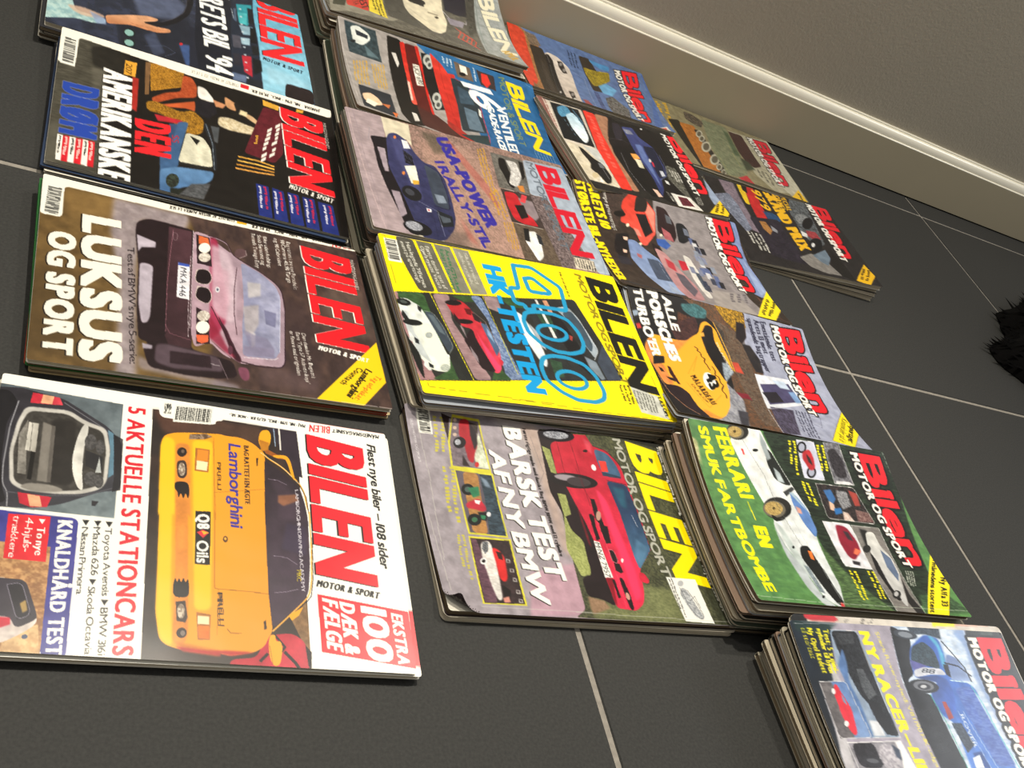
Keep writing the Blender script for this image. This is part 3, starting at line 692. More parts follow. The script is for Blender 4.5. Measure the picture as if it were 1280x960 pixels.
ART_m3 = (187, 434, 0.900, [
('P','171412',[-124,-576,-5036,6058,2977,4181,4223,-160]),
('P','4f4c42',[-50,-187,79,448,1096,458,2404,455,2631,-64],{'s': 3,'n': ('38362e',0.7,1,8)}),
('P','6a665a',[536,303,524,434,832,415,816,334],{'s': 2,'a': 0.5}),
('P','5a574c',[1625,-57,1555,85,2316,80,2365,-28],{'s': 3,'a': 0.8}),
('P','23211d',[206,286,79,448,212,658,421,732,515,450,527,319],{'s': 2}),
('P','c8912e',[158,856,120,1078,163,1204,424,1186,649,873],{'n': ('6a4312',0.9,0.6,0.6)}),
('P','a52a22',[504,692,500,754,1063,748,1031,698],{'s': 0.5}),
('P','7a5a3a',[172,812,153,865,719,854,739,816]),
('P','b4522c',[200,1195,198,1286,343,1339,535,1329,635,1133,837,911,767,876,607,1011,510,1168],{'s': 0.4,'n': ('8a3418',0.6,1.5,1.5)}),
('P','c2592e',[866,911,605,1310,777,1326,770,1221,844,1013],{'s': 0.5}),
('P','c9922c',[851,827,794,910,855,1168,765,1291,886,1405,1099,1385,1216,1254,1135,1185,977,980,986,846],{'n': ('5a3a10',0.9,0.6,0.6),'s': 0.3}),
('P','b32430',[1010,913,992,1185,1046,1194,1107,948],{'s': 0.4}),
('P','e8e4dc',[312,1340,316,1422,472,1511,534,1510,535,1419,525,1347],{'s': 0.3}),
('P','1c1a20',[565,1328,534,1510,700,1543,835,1450,786,1309],{'s': 0.3}),
('P','c88a62',[477,1502,492,1594,500,1640,581,1601,587,1527],{'s': 0.3}),
('P','c99468',[352,1625,404,1708,438,1763,568,1749,553,1657,505,1630],{'s': 0.4}),
('P','1e1a18',[415,1717,424,1792,540,1807,652,1765,676,1653,568,1749],{'s': 0.3}),
('P','ddd0b2',[745,1554,707,1673,742,1820,765,2026,854,2041,886,1926,914,1759,921,1631,890,1541],{'s': 0.4,'n': ('a8946c',0.6,2,2)}),
('P','caa880',[566,1808,550,1903,666,2012,725,2047,700,1973,631,1862],{'s': 0.4}),
('P','d0a070',[734,2028,657,2128,737,2152,812,2119,828,2051],{'s': 0.3}),
('P','1e1814',[663,2050,632,2168,816,2176,818,2138,679,2146],{'s': 0.3}),
('P','d8c8a0',[513,1791,522,1867,605,1854,600,1770],{'s': 0.3}),
('P','5e1c26',[321,2052,338,2244,1058,2228,1262,2122,1223,1802,575,1978],{'n': ('4a141c',0.5,3,3)}),
('P','d8a23a',[204,2045,233,2231,320,2215,307,2049]),
('P','d8a23a',[180,2435,172,2517,228,2503,242,2421]),
('W',[505,2253,1156,2137,756,2046],'efe8dc',2,{}),
('W',[859,1984,1018,1958,886,1926],'d8a23a',1,{}),
('L','d8a040',2.2,[1313,1745,1296,1944,1316,2109]),
('L','e0b050',2.2,[1379,1733,1359,1941,1362,2107]),
('L','c88a34',2.2,[1445,1722,1422,1938,1408,2104]),
('L','d89a48',2.2,[1510,1711,1484,1936,1453,2101]),
('P','2c4468',[1097,1058,1031,1237,1422,1168,1758,1136,1774,1038],{'s': 0.4,'g': (1366,1051,1280,1236,'3a5478')}),
('P','3a5a82',[1022,1145,986,1248,1295,1196,1444,1171,1723,1146,1734,1121,2162,1075,2200,981,1614,974,1489,1071],{'s': 0.4}),
('P','5a82ae',[1835,976,1729,1146,1661,1490,1796,1470,1917,1368,2023,1171,2162,1075,2170,981],{'s': 0.4,'g': (1848,977,2150,980,'3e6290')}),
('P','d9d6c0',[1165,1222,1165,1386,1313,1462,1601,1479,1634,1304,1650,1144,1411,1184],{'n': ('b8b49c',0.4,4,4)}),
('P','1c1c1a',[1197,1256,1234,1359,1320,1324]),
('P','242422',[1646,1154,1609,1474,1636,1474,1669,1304,1684,1144],{'a': 0.8}),
('P','24282e',[948,1389,912,1434,1289,1515,1618,1517,1659,1482,1305,1480,1126,1439],{'s': 0.4}),
('L','8a98a4',0.5,[934,1419,1220,1481,1627,1494]),
('E','20241e',[1953,1093,1928,1154,2054,1094],{'n': ('4a5a4a',0.6,2,2)}),
('P','20241e',[2062,1074,2042,1187,2198,1171,2187,1075],{'s': 0.5}),
('P','4a4e52',[939,1469,926,1559,1196,1535,1183,1500],{'s': 0.5}),
('P','5a5c60',[1932,1269,1856,1453,2115,1382,2130,1155],{'s': 0.8,'n': ('36383a',0.7,1,3)}),
('T','SS',[1262,1084,1383,1085,1250,1151],'b02430',0.2,{}),
('P','d89c34',[252,616,241,731,494,720,504,607]),
('T','207',[299,626,480,623,297,686],'4a3010',0.15,{}),
('T','DRØM',[906,71,1691,87,878,393],'2444a4',1.5,{'o': ('7a86b4',0.5)}),
('T','AMERIKANSKE',[486,419,2170,444,474,691],'f8f6f0',1.3,{'d': (0.3,-0.6,'0c0a0a')}),
('T','DEN',[1161,735,1680,745,1123,1070],'e8242c',1.8,{}),
('P','f4f0e6',[1720,78,1719,125,2083,128,2078,85]),
('W',[1734,120,2050,120,1738,85],'1c1c1c',1,{}),
('P','d0202c',[1719,125,1713,181,2079,182,2079,128]),
('W',[1729,176,2045,174,1736,132],'f0d8d0',1,{}),
('P','f4f0e6',[1713,181,1710,233,2075,236,2074,182]),
('W',[1725,228,2042,228,1731,188],'1c1c1c',1,{}),
('P','d0202c',[1710,233,1703,292,2069,294,2070,235]),
('W',[1718,287,2036,286,1727,240],'f0d8d0',1,{}),
('P','f4f0e6',[1703,292,1701,340,2066,348,2065,293]),
('W',[1716,335,2032,340,1720,299],'1c1c1c',1,{}),
('P','d0202c',[1701,340,1696,396,2063,399,2061,347]),
('W',[1711,391,2029,392,1719,347],'f0d8d0',1,{}),
('P','1e2c74',[1665,1906,1660,2032,2149,2053,2162,1917]),
('W',[1681,2020,2131,2033,1683,1973],'d0203c',1,{}),
('W',[1692,1965,2142,1976,1689,1919],'e8e4f0',1,{}),
('P','1e2c74',[1663,2071,1677,2189,2133,2213,2143,2071]),
('W',[1699,2177,2115,2193,1701,2129],'d0203c',1,{}),
('W',[1710,2121,2126,2135,1707,2074],'e8e4f0',1,{}),
('P','1e2c74',[1668,2232,1669,2347,2120,2377,2157,2239]),
('W',[1690,2334,2101,2357,1693,2285],'d0203c',1,{}),
('W',[1702,2277,2113,2298,1699,2230],'e8e4f0',1,{}),
('P','1e2c74',[1672,2387,1671,2516,2151,2540,2137,2399]),
('W',[1692,2502,2133,2519,1695,2453],'d0203c',1,{}),
('W',[1704,2445,2144,2459,1701,2396],'e8e4f0',1,{}),
('P','1e2c74',[1684,2552,1689,2715,2143,2746,2141,2568]),
('W',[1711,2701,2124,2725,1714,2651],'d0203c',1,{}),
('W',[1722,2642,2135,2664,1720,2593],'e8e4f0',1,{}),
('T','BILEN',[234,2240,1504,2272,282,2725],'ee1c26',1.8,{'d': (0.3,-1.2,'f2ece4')}),
('T','MOTOR & SPORT',[1596,2249,1653,2718,1526,2273],'f7f2e8',0.35,{}),
('T','MÅNEDSMAGASINET',[295,2730,745,2734,284,2768],'f0e8e0',0.1,{}),
('P','f4f0e2',[-107,-45,-168,42,-93,2867,157,2843,173,1285,104,169,585,161,616,2]),
('B',[168,42,601,38,169,146]),
('T','JANUAR · NR. 1/96 · INCL. 39,95 KR.',[63,2720,67,1925,114,2709],'2a2622',0.02,{}),
('P','d82430',[29,1812,27,1904,100,1896,104,1805]),
('T','STORTEST AF MAZDA 323 S 1.8 LX',[59,1788,62,1285,109,1781],'2a2622',0.03,{}),
('L','c8c2b8',0.4,[2150,980,2180,2875])
])
ART_m4 = (130, 392, 0.900, [
('P','30364a',[-1882,-753,-12951,8792,2201,5012,4633,-186],{'n': ('20242e',0.6,10,10)}),
('P','5a6480',[856,804,590,1271,873,1465,1447,1220,1419,921],{'s': 4,'a': 0.8}),
('P','202430',[1521,668,1124,1458,2213,1542,2158,715],{'s': 3}),
('P','4a5470',[1777,959,1627,1069,2005,1177,2147,1067],{'s': 3,'a': 0.7}),
('P','3f5c94',[1721,1329,1671,1463,2101,1489,2122,1396],{'s': 2,'a': 0.8}),
('L','16161c',7,[347,1478,694,1479,986,1422,1234,1300,1421,1145,1510,959]),
('L','3c3c48',1.2,[644,1430,767,1437,986,1393,1199,1281,1361,1146]),
('E','1a2024',[1820,812,1813,874,1920,802]),
('E','88b4ae',[1822,809,1826,854,1888,799],{'s': 0.3}),
('E','1a2024',[2028,815,2022,876,2126,804]),
('E','88b4ae',[2031,811,2035,856,2095,802],{'s': 0.3}),
('E','c02a30',[1706,1352,1693,1371,1736,1352]),
('L','5a6480',0.4,[1999,960,1857,1178,1934,1288,2078,1176]),
('L','4a5470',0.5,[1222,976,1275,1070,1004,1052]),
('P','b2cfcc',[1464,-96,1250,182,1690,271,1704,357,1689,565,1794,577,1857,449,1872,279,2057,-9],{'s': 0.3,'n': ('7fa8b0',0.7,5,4)}),
('P','d8b49a',[1640,184,1593,353,1633,564,1701,548,1777,360,1739,256],{'s': 1,'a': 0.8}),
('P','8a9cc0',[1631,407,1689,565,1805,577,1841,483],{'s': 0.8,'a': 0.8}),
('P','d9a27a',[1614,563,1434,811,1328,995,1317,1112,1382,1098,1500,940,1511,1070,1463,1243,1532,1244,1629,1106,1645,959,1649,814,1777,585],{'s': 0.3,'g': (1514,704,1698,743,'c08058')}),
('L','9a6a4a',0.4,[1465,885,1355,1098]),
('L','a06a48',0.5,[1611,813,1569,1069,1519,1229]),
('P','1e2230',[1248,1455,1247,1573,2213,1542,2172,1431],{'s': 1}),
('P','181c28',[-977,1615,-1396,2102,2154,1951,2284,1542,1551,1505]),
('P','202838',[-1379,2082,-1688,2442,2154,2245,2182,1904,1278,1921]),
('P','68aecb',[-1635,2381,-2225,3067,1917,2869,2169,2832,2213,2241,1056,2261,405,2239],{'s': 0.8,'g': (328,2348,1693,2742,'8cc4dc')}),
('P','a8d4e8',[1581,2321,1606,2683,1758,2836,1878,2525,1935,2326],{'s': 3,'a': 0.6}),
('P','2a8f9c',[303,2040,198,2236,584,2227,773,2147,740,2049],{'s': 0.5}),
('P','48b0b8',[507,2046,455,2167,744,2141,769,2056],{'s': 0.5}),
('P','88aabc',[809,2045,760,2215,955,2219,1013,2082],{'s': 0.5}),
('P','9ab8c8',[1102,2044,1057,2162,1223,2151,1256,2051],{'s': 0.5}),
('P','b52a3a',[1514,2036,1473,2151,1930,2136,1867,2046],{'s': 0.5}),
('P','4a5a70',[437,1999,412,2034,758,2023,719,1984],{'s': 0.5}),
('P','4a4a56',[1103,1947,1069,2046,1354,2045,1386,1947],{'s': 0.5}),
('P','2a2a34',[1513,1940,1493,2021,1774,2004,1788,1933],{'s': 0.5}),
('P','5a6a88',[1955,1901,1939,2072,2098,2047,2123,1907],{'s': 0.5}),
('P','141820',[310,2177,296,2247,678,2238,691,2169],{'s': 0.5}),
('P','101418',[784,2180,771,2248,1135,2239,1152,2164],{'s': 0.5}),
('P','181c20',[1212,2168,1190,2252,1376,2255,1430,2170],{'s': 0.5}),
('P','14181c',[1494,2165,1495,2263,1738,2261,1859,2156],{'s': 0.5}),
('P','20242c',[1969,2070,1953,2245,2129,2239,2089,2063],{'s': 0.5}),
('P','c8d4dc',[385,2071,375,2101,417,2095,424,2066],{'s': 0.2,'a': 0.8}),
('P','c8d4dc',[574,2070,564,2100,605,2094,612,2065],{'s': 0.2,'a': 0.8}),
('P','c8d4dc',[760,2069,750,2098,790,2093,796,2064],{'s': 0.2,'a': 0.8}),
('P','c8d4dc',[940,2070,930,2099,970,2093,976,2065],{'s': 0.2,'a': 0.8}),
('P','c8d4dc',[1118,2069,1109,2098,1148,2092,1153,2064],{'s': 0.2,'a': 0.8}),
('P','c8d4dc',[1292,2068,1284,2097,1322,2091,1327,2063],{'s': 0.2,'a': 0.8}),
('P','c8d4dc',[1464,2068,1455,2095,1492,2090,1498,2062],{'s': 0.2,'a': 0.8}),
('P','c8d4dc',[1631,2067,1623,2094,1660,2089,1665,2061],{'s': 0.2,'a': 0.8}),
('P','c8d4dc',[1796,2066,1788,2093,1824,2088,1829,2061],{'s': 0.2,'a': 0.8}),
('P','c8d4dc',[1958,2065,1950,2092,1986,2087,1990,2060],{'s': 0.2,'a': 0.8}),
('L','d8e4ec',0.5,[456,1973,684,1986]),
('T',"ÅRETS BIL '94",[119,1576,2067,1620,109,1872],'f4f6f4',1.1,{'d': (0.5,-0.6,'0c0e14')}),
('T','BILEN',[-153,2323,1348,2300,-202,2834],'e8242a',1.5,{'d': (0.4,-1.0,'160c10')}),
('T','MOTOR & SPORT',[1456,2285,1492,2762,1383,2304],'14202c',0.35,{}),
('T','MÅNEDSMAGASINET',[-60,2851,484,2839,-71,2878],'20405a',0.05,{}),
('P','241c1e',[1821,2546,1806,2831,1891,2863,2120,2843,2127,2494,1880,2521]),
('P','e8c020',[-524,2819,-559,2917,-319,2892,-309,2826]),
('T','NYE BILER',[-368,2509,-339,2801,-546,2542],'d82830',0.3,{}),
('L','e8e4da',0.6,[2137,-4,2135,2162])
])
ART_a = (114, 288, 0.900, [
('P','6a665c',[-4295,-2068,-38719,21657,3792,4152,6388,-2154],{'n': ('4a4840',0.7,6,6)}),
('P','8a8678',[1428,95,1256,361,1660,618,1646,1046,1797,912,1926,254,2124,7],{'s': 0.4}),
('P','3a3c30',[1432,166,1421,338,1742,263,1816,84]),
('P','c83a30',[1336,314,1090,711,1683,601,1676,395,1681,309]),
('T','EKSTRA',[1339,387,1635,414,1233,476],'3a1410',0.3,{}),
('T','TEST',[1312,507,1674,517,1192,620],'3a1410',0.3,{}),
('P','e6cf3c',[1098,697,1079,887,1746,861,1673,615]),
('W',[1142,862,1699,846,1186,709],'2a2410',3,{}),
('P','4a4842',[876,920,655,1323,1449,1346,1734,1594,1765,1377,1672,1091,1636,896],{'s': 0.5}),
('P','55524c',[1511,1333,1648,1722,1715,1972,1851,2312,1933,2015,1765,1377]),
('P','d8cfb6',[710,1221,353,1905,905,1846,1242,1852,1569,1755,1716,1638,1714,1520,1503,1387,1344,1263,1171,1216],{'s': 0.3,'g': (1047,1264,1206,1827,'e6dcc0')}),
('P','3a3836',[812,1193,812,1355,929,1553,981,1544,961,1331],{'s': 0.3}),
('E','2c2a28',[870,1454,877,1581,955,1425]),
('L','8a8270',0.4,[1173,1295,1372,1468,1529,1645]),
('P','9a927e',[1079,1580,1082,1743,1120,1735,1128,1571]),
('E','4a4238',[1180,1701,1182,1731,1216,1688]),
('P','26242e',[349,1914,148,2324,872,2247,915,2082,879,1892]),
('L','c8c4cc',1.2,[915,1844,1094,1933,1099,2184,872,2247]),
('P','8a8490',[1075,1882,1061,2164,1253,2092,1267,1895],{'s': 0.3}),
('P','34322e',[133,2355,57,2514,1181,2391,1424,2160,987,2208],{'s': 0.5,'n': ('5a584e',0.8,1,1)}),
('L','dc4634',1.5,[1330,1963,1428,2021,1662,1919,1707,2028]),
('L','dc4634',1.5,[1374,2013,1474,2070,1696,1975,1751,2070]),
('L','dc4634',1.5,[1419,2062,1522,2118,1730,2030,1797,2110]),
('L','dc4634',1.5,[1465,2111,1571,2165,1765,2084,1844,2150]),
('L','dc4634',1.5,[1513,2159,1622,2211,1802,2139,1892,2189]),
('P','a2a7a6',[65,2498,-216,3024,2031,2945,1934,2285,1160,2339],{'s': 0.4,'n': ('8a908e',0.6,2,2)}),
('L','70807e',0.8,[141,2503,1181,2391,1909,2320]),
('T','BILEN',[172,2523,1726,2588,115,2809],'eee8cc',1.4,{'d': (0.3,-0.8,'6a6c64')}),
('T','APRIL',[1662,2595,1936,2699,1535,2749],'c8a040',0.8,{})
])
ART_b = (137, 307, 0.900, [
('P','a19b97',[-218,-216,-5606,7019,3114,3653,4830,-747],{'n': ('8f8a86',0.5,5,5)}),
('L','c4beb8',0.6,[8,9,603,19,1313,48,2058,55]),
('P','2c6698',[-2,1088,-335,3086,2033,3025,2092,1698,1019,1722,453,1464],{'g': (58,1364,1899,2398,'245a8c')}),
('P','3b4a50',[55,88,57,521,730,536,732,98],{'n': ('26343a',0.8,3,3)}),
('P','d8dcd6',[141,165,68,271,183,424,302,425,486,299,463,179],{'s': 0.2}),
('P','2a3038',[177,233,216,397,295,390,287,235]),
('E','1c2024',[451,180,431,215,484,177]),
('P','5a7078',[444,327,663,516,682,348],{'s': 0.5}),
('W',[801,333,1402,288,921,115],'d2a22c',5,{}),
('W',[761,563,1360,534,847,369],'d2a22c',5,{}),
('P','272c34',[1474,113,1466,534,2060,517,2030,93]),
('P','e8c6a4',[1690,129,1600,249,1682,335,1833,374,1922,245,1846,127],{'s': 0.3}),
('P','f4ecd8',[1786,182,1834,306,1964,237,1906,138],{'s': 0.2}),
('P','c87040',[1799,358,1763,478,1883,431]),
('P','d87038',[1949,467,1933,542,2080,487]),
('P','181614',[48,676,57,867,686,887,1458,887,1702,977,1766,1153,2052,848,2100,677,1880,601,1245,619,631,640]),
('P','d8d4cc',[404,704,388,768,606,789,705,751]),
('P','d8d4cc',[1753,760,1755,824,1931,826,1982,750]),
('P','472420',[1506,877,1583,1100,1917,1405,2003,1552,2098,1331,2025,855],{'s': 0.3}),
('P','561714',[87,914,80,1104,546,1144,1608,1094,1531,872,1102,858]),
('P','c9291f',[95,850,79,922,792,908,1498,891,1509,817,822,855],{'g': (340,823,1506,877,'e85a48')}),
('P','f4c8b8',[946,848,967,880,1395,852,1435,820],{'s': 0.3}),
('P','c9291f',[70,1067,66,1119,546,1144,1604,1100,1625,1066,645,1104]),
('P','181818',[167,1150,157,1300,1375,1292,1466,1137,873,1117]),
('E','b8bab2',[292,1231,256,1301,422,1213]),
('E','4a4c4a',[292,1231,274,1266,357,1222]),
('E','b8bab2',[384,1249,357,1302,483,1234]),
('E','4a4c4a',[384,1249,370,1275,433,1242]),
('E','b8bab2',[1134,1223,1096,1290,1274,1195]),
('E','4a4c4a',[1134,1223,1115,1256,1204,1209]),
('E','b8bab2',[1295,1215,1261,1273,1419,1189]),
('E','4a4c4a',[1295,1215,1278,1244,1356,1202]),
('P','e8e4d6',[496,989,483,1083,941,1080,982,980]),
('T','UCP 690',[530,996,943,1006,510,1069],'2a2826',0.15,{}),
('P','d33a2c',[97,1287,279,1439,492,1536,1076,1543,1864,1419,1696,1267,1361,1295,541,1297],{'g': (150,1327,1609,1410,'b82a22')}),
('L','8a1c18',0.4,[227,1394,1194,1405,1795,1388]),
('P','28343c',[492,1536,534,1751,807,1896,1624,1838,1782,1445,1127,1525]),
('P','5c7080',[1115,1619,1138,1799,1618,1796,1664,1570],{'s': 0.3}),
('P','3c5060',[643,1614,709,1784,972,1810,1052,1586],{'s': 0.4}),
('P','e8e4da',[1031,1849,1075,1878,1253,1850,1207,1822]),
('L','c9332a',1.0,[492,1536,518,1767,822,1907,1744,1838,1949,1786]),
('P','a02c24',[1612,1262,1786,1439,1949,1567,2040,1529,1962,1368,1798,1242]),
('P','24363a',[1909,1383,1684,1829,1952,1795,1996,1578],{'s': 0.3}),
('P','c9332a',[427,1515,411,1606,476,1611,533,1516]),
('P','6a5a4c',[103,1642,131,1883,419,1904,423,1657]),
('P','e4ded0',[137,1722,139,1828,306,1829,303,1723],{'s': 0.3}),
('E','1c1a1a',[329,1746,329,1795,372,1730]),
('P','3a3030',[117,1988,126,2261,448,2242,427,2010]),
('P','d4342a',[158,2055,148,2153,322,2178,454,2099,353,2036],{'s': 0.3}),
('W',[94,1622,282,1616,91,1459],'c8d8e4',3,{}),
('W',[108,1968,424,1970,94,1921],'c8d8e4',1,{}),
('T','16',[499,1686,994,1857,461,2138],'eef2f0',1.2,{}),
('T','VENTILED',[809,2168,2038,2067,753,2324],'f2f4f2',0.9,{'d': (0.2,-0.5,'103858')}),
('T','GADE-RACER',[866,2011,2020,1933,860,2114],'f2f4f2',0.7,{'d': (0.2,-0.4,'103858')}),
('T','MOTOR & SPORT',[100,2332,1641,2321,69,2438],'7f8c48',0.3,{}),
('T','BILEN',[131,2439,1625,2545,147,2704],'f4d414',1.8,{'d': (0.2,-0.5,'1c4468')}),
('L','b4cad8',0.35,[1645,2531,1855,2517]),
('L','b4cad8',0.35,[1641,2578,1850,2564]),
('L','b4cad8',0.35,[1637,2625,1846,2611]),
('L','b4cad8',0.35,[1632,2673,1842,2658]),
('L','b4cad8',0.35,[1628,2721,1837,2706]),
('L','b4cad8',0.35,[1624,2769,1833,2753]),
('L','b4cad8',0.35,[1619,2817,1828,2801]),
('L','8ab4d4',0.5,[39,2782,113,2941,552,2963,1600,2951]),
('L','1c4c74',0.6,[208,2893,963,2917,1808,2879])
])
ART_c = (172, 336, 0.900, [
('P','a8867c',[-425,-225,-3592,5749,2762,3032,3627,-777],{'n': ('5f5148',0.75,1.6,1.2)}),
('P','c9a08c',[294,842,180,1552,1625,2042,2137,1883,2351,1011,1083,893],{'s': 5,'a': 0.35}),
('P','4f4a3c',[88,928,99,1153,393,1269,489,1022],{'s': 3,'a': 0.6,'n': ('35362c',0.8,1,1)}),
('P','6a5c54',[1911,711,1836,1142,2200,1051,2111,787],{'s': 3,'a': 0.6}),
('P','b05048',[113,1288,824,1622,1244,1693,1261,1643,700,1424,237,1237],{'s': 1.5,'a': 0.45}),
('P','b05048',[1564,1081,2042,1216,1960,1111],{'s': 3,'a': 0.5}),
('P','a79699',[-40,-42,0,471,430,427,1005,426,1655,443,2156,538,2127,8],{'n': ('97878c',0.6,2,9)}),
('P','cfc6ae',[10,447,26,789,466,746,352,699,418,439]),
('P','cfc6ae',[2025,428,2090,671,2051,800,2114,776,2150,559,2152,461],{'s': 0.3}),
('L','c8b0b0',0.6,[-7,36,619,43,1544,90,2164,151]),
('L','8f8088',0.5,[31,103,846,108,1916,159]),
('L','8a8690',0.5,[301,259,552,207]),
('P','19151a',[455,238,411,472,1021,382,1261,562,2081,514,2061,401,1851,365,1360,279,1012,241,599,251]),
('P','a1939c',[646,294,642,384,1061,358,1073,307]),
('P','9c8e98',[1389,324,1386,419,1743,435,1826,354]),
('P','33355c',[425,438,311,491,272,584,370,695,592,759,730,839,739,968,963,1053,1335,1050,1641,1025,1839,963,2051,821,2125,663,2092,552,1917,509,1420,449,1194,411,963,372],{'g': (631,411,1642,1020,'2a2c4c'),'n': ('3f426c',0.3,4,4)}),
('P','4c4f7c',[366,502,407,645,619,689,1457,686,1359,624,845,518],{'s': 1.2,'a': 0.6}),
('P','e6e8e8',[379,633,383,703,518,714,545,629]),
('P','15151e',[578,612,661,707,839,701,822,596]),
('L','5a5c70',0.3,[597,621,804,610]),
('L','5a5c70',0.3,[605,643,808,633]),
('L','5a5c70',0.3,[612,665,812,655]),
('L','5a5c70',0.3,[620,687,816,678]),
('L','5a5c70',0.3,[628,709,820,700]),
('P','e6e4d2',[887,573,827,716,1153,696,1181,598]),
('P','d8a83c',[1118,621,1101,702,1169,692,1195,620]),
('E','d87a3c',[365,554,357,572,397,548]),
('E','d8803c',[1026,535,1019,553,1059,529]),
('E','1a1a1e',[1365,565,1423,664,1477,506]),
('E','3a3c44',[1351,544,1380,591,1402,517]),
('E','17171b',[1950,512,1984,666,2057,466]),
('E','b9bbc4',[1927,477,1942,569,1999,448],{'n': ('5a5c66',0.8,1,1)}),
('P','38404e',[757,833,852,991,1226,1011,1514,978,1475,811,1107,823]),
('P','7c8898',[1282,849,1280,960,1396,976,1434,862],{'s': 0.2}),
('L','14141c',0.6,[740,837,839,1000,1222,1022,1521,985,1492,803]),
('P','1c2026',[1563,812,1617,988,1789,968,1849,802]),
('P','4a525c',[1644,831,1664,952,1722,951,1770,844],{'s': 0.3}),
('P','e8e8ec',[1573,692,1569,749,1620,744,1632,690]),
('P','c83030',[1587,704,1584,729,1609,724,1616,701]),
('L','8c90b0',0.5,[1480,620,1588,823,1992,814]),
('L','1c1e3a',0.4,[1550,585,1728,751,2018,727]),
('T','USA-POWER',[139,1105,1677,1397,83,1276],'342c92',1.5,{}),
('T','I RALLY-STIL',[640,989,2049,1267,592,1115],'342c92',1.5,{}),
('W',[91,1777,985,1713,163,1639],'c4942a',3,{}),
('W',[877,1747,1374,1771,1027,1591],'c4942a',3,{}),
('W',[1459,1792,1948,1740,1505,1643],'c4942a',4,{}),
('P','6f6c66',[139,1842,139,2299,842,2206,836,1779],{'n': ('4c4a46',0.7,2,2)}),
('P','1a1818',[216,1931,199,2021,423,2020,615,2050,799,1998,754,1939,561,1921,402,1893]),
('P','e4e2de',[213,2029,223,2187,501,2181,744,2061,717,1949,408,2060],{'s': 0.2,'n': ('8a8684',0.8,0.8,0.8)}),
('P','1c1a1a',[173,2226,186,2285,481,2236,571,2172]),
('P','c8803a',[712,2059,679,2153,817,2137,808,2067],{'s': 0.3}),
('P','3c3230',[854,1793,825,2255,1459,2215,1458,1774]),
('P','b8242c',[890,1830,872,1977,1069,2062,1367,2114,1436,2140,1449,1949,1395,1826,1154,1803],{'s': 0.2}),
('P','8a7c80',[961,1998,962,2190,1246,2198,1332,2125,1209,2020],{'s': 0.4}),
('P','1c1818',[1120,1905,1077,2036,1296,2041,1363,1928],{'s': 0.3}),
('P','d04048',[871,2072,880,2142,1033,2072,1024,2004],{'s': 0.2}),
('P','66584a',[1470,1782,1447,2255,2107,2239,2095,1756],{'n': ('4a3e34',0.8,2,2)}),
('P','e6e6e2',[1571,1947,1536,2062,1713,2077,1975,2036,2079,1940,1911,1901,1747,1860],{'s': 0.2}),
('P','1c1a1a',[1524,1904,1517,1975,1757,1925,1747,1860]),
('P','2a2c30',[1570,2052,1613,2108,1767,2095,1753,2041]),
('L','d8d0c8',0.4,[850,1775,836,2252]),
('L','d8d0c8',0.4,[1467,1774,1462,2226]),
('P','9aa5b4',[115,2306,68,2888,545,3030,2045,2917,2062,2740,816,2430,826,2207],{'g': (106,2499,1971,2749,'a8b4c4')}),
('P','8c7c7c',[844,2201,816,2430,2004,2737,2091,2244,1489,2217],{'n': ('3a3030',0.85,1,1)}),
('P','d8cdb8',[1856,2465,1854,2743,2037,2725,2056,2431]),
('T','MOTOR & SPORT',[136,2342,1755,2344,125,2447],'5f6974',0.4,{}),
('T','BILEN',[143,2475,1818,2461,130,2796],'c81a2e',1.8,{}),
('W',[1867,2750,2037,2725,1865,2461],'2a2a2a',8,{}),
('L','8498b4',0.8,[94,2866,449,2905,1184,2909,1816,2879,2066,2835]),
('L','d8d4d0',0.6,[-199,-81,2098,13,2181,455])
])
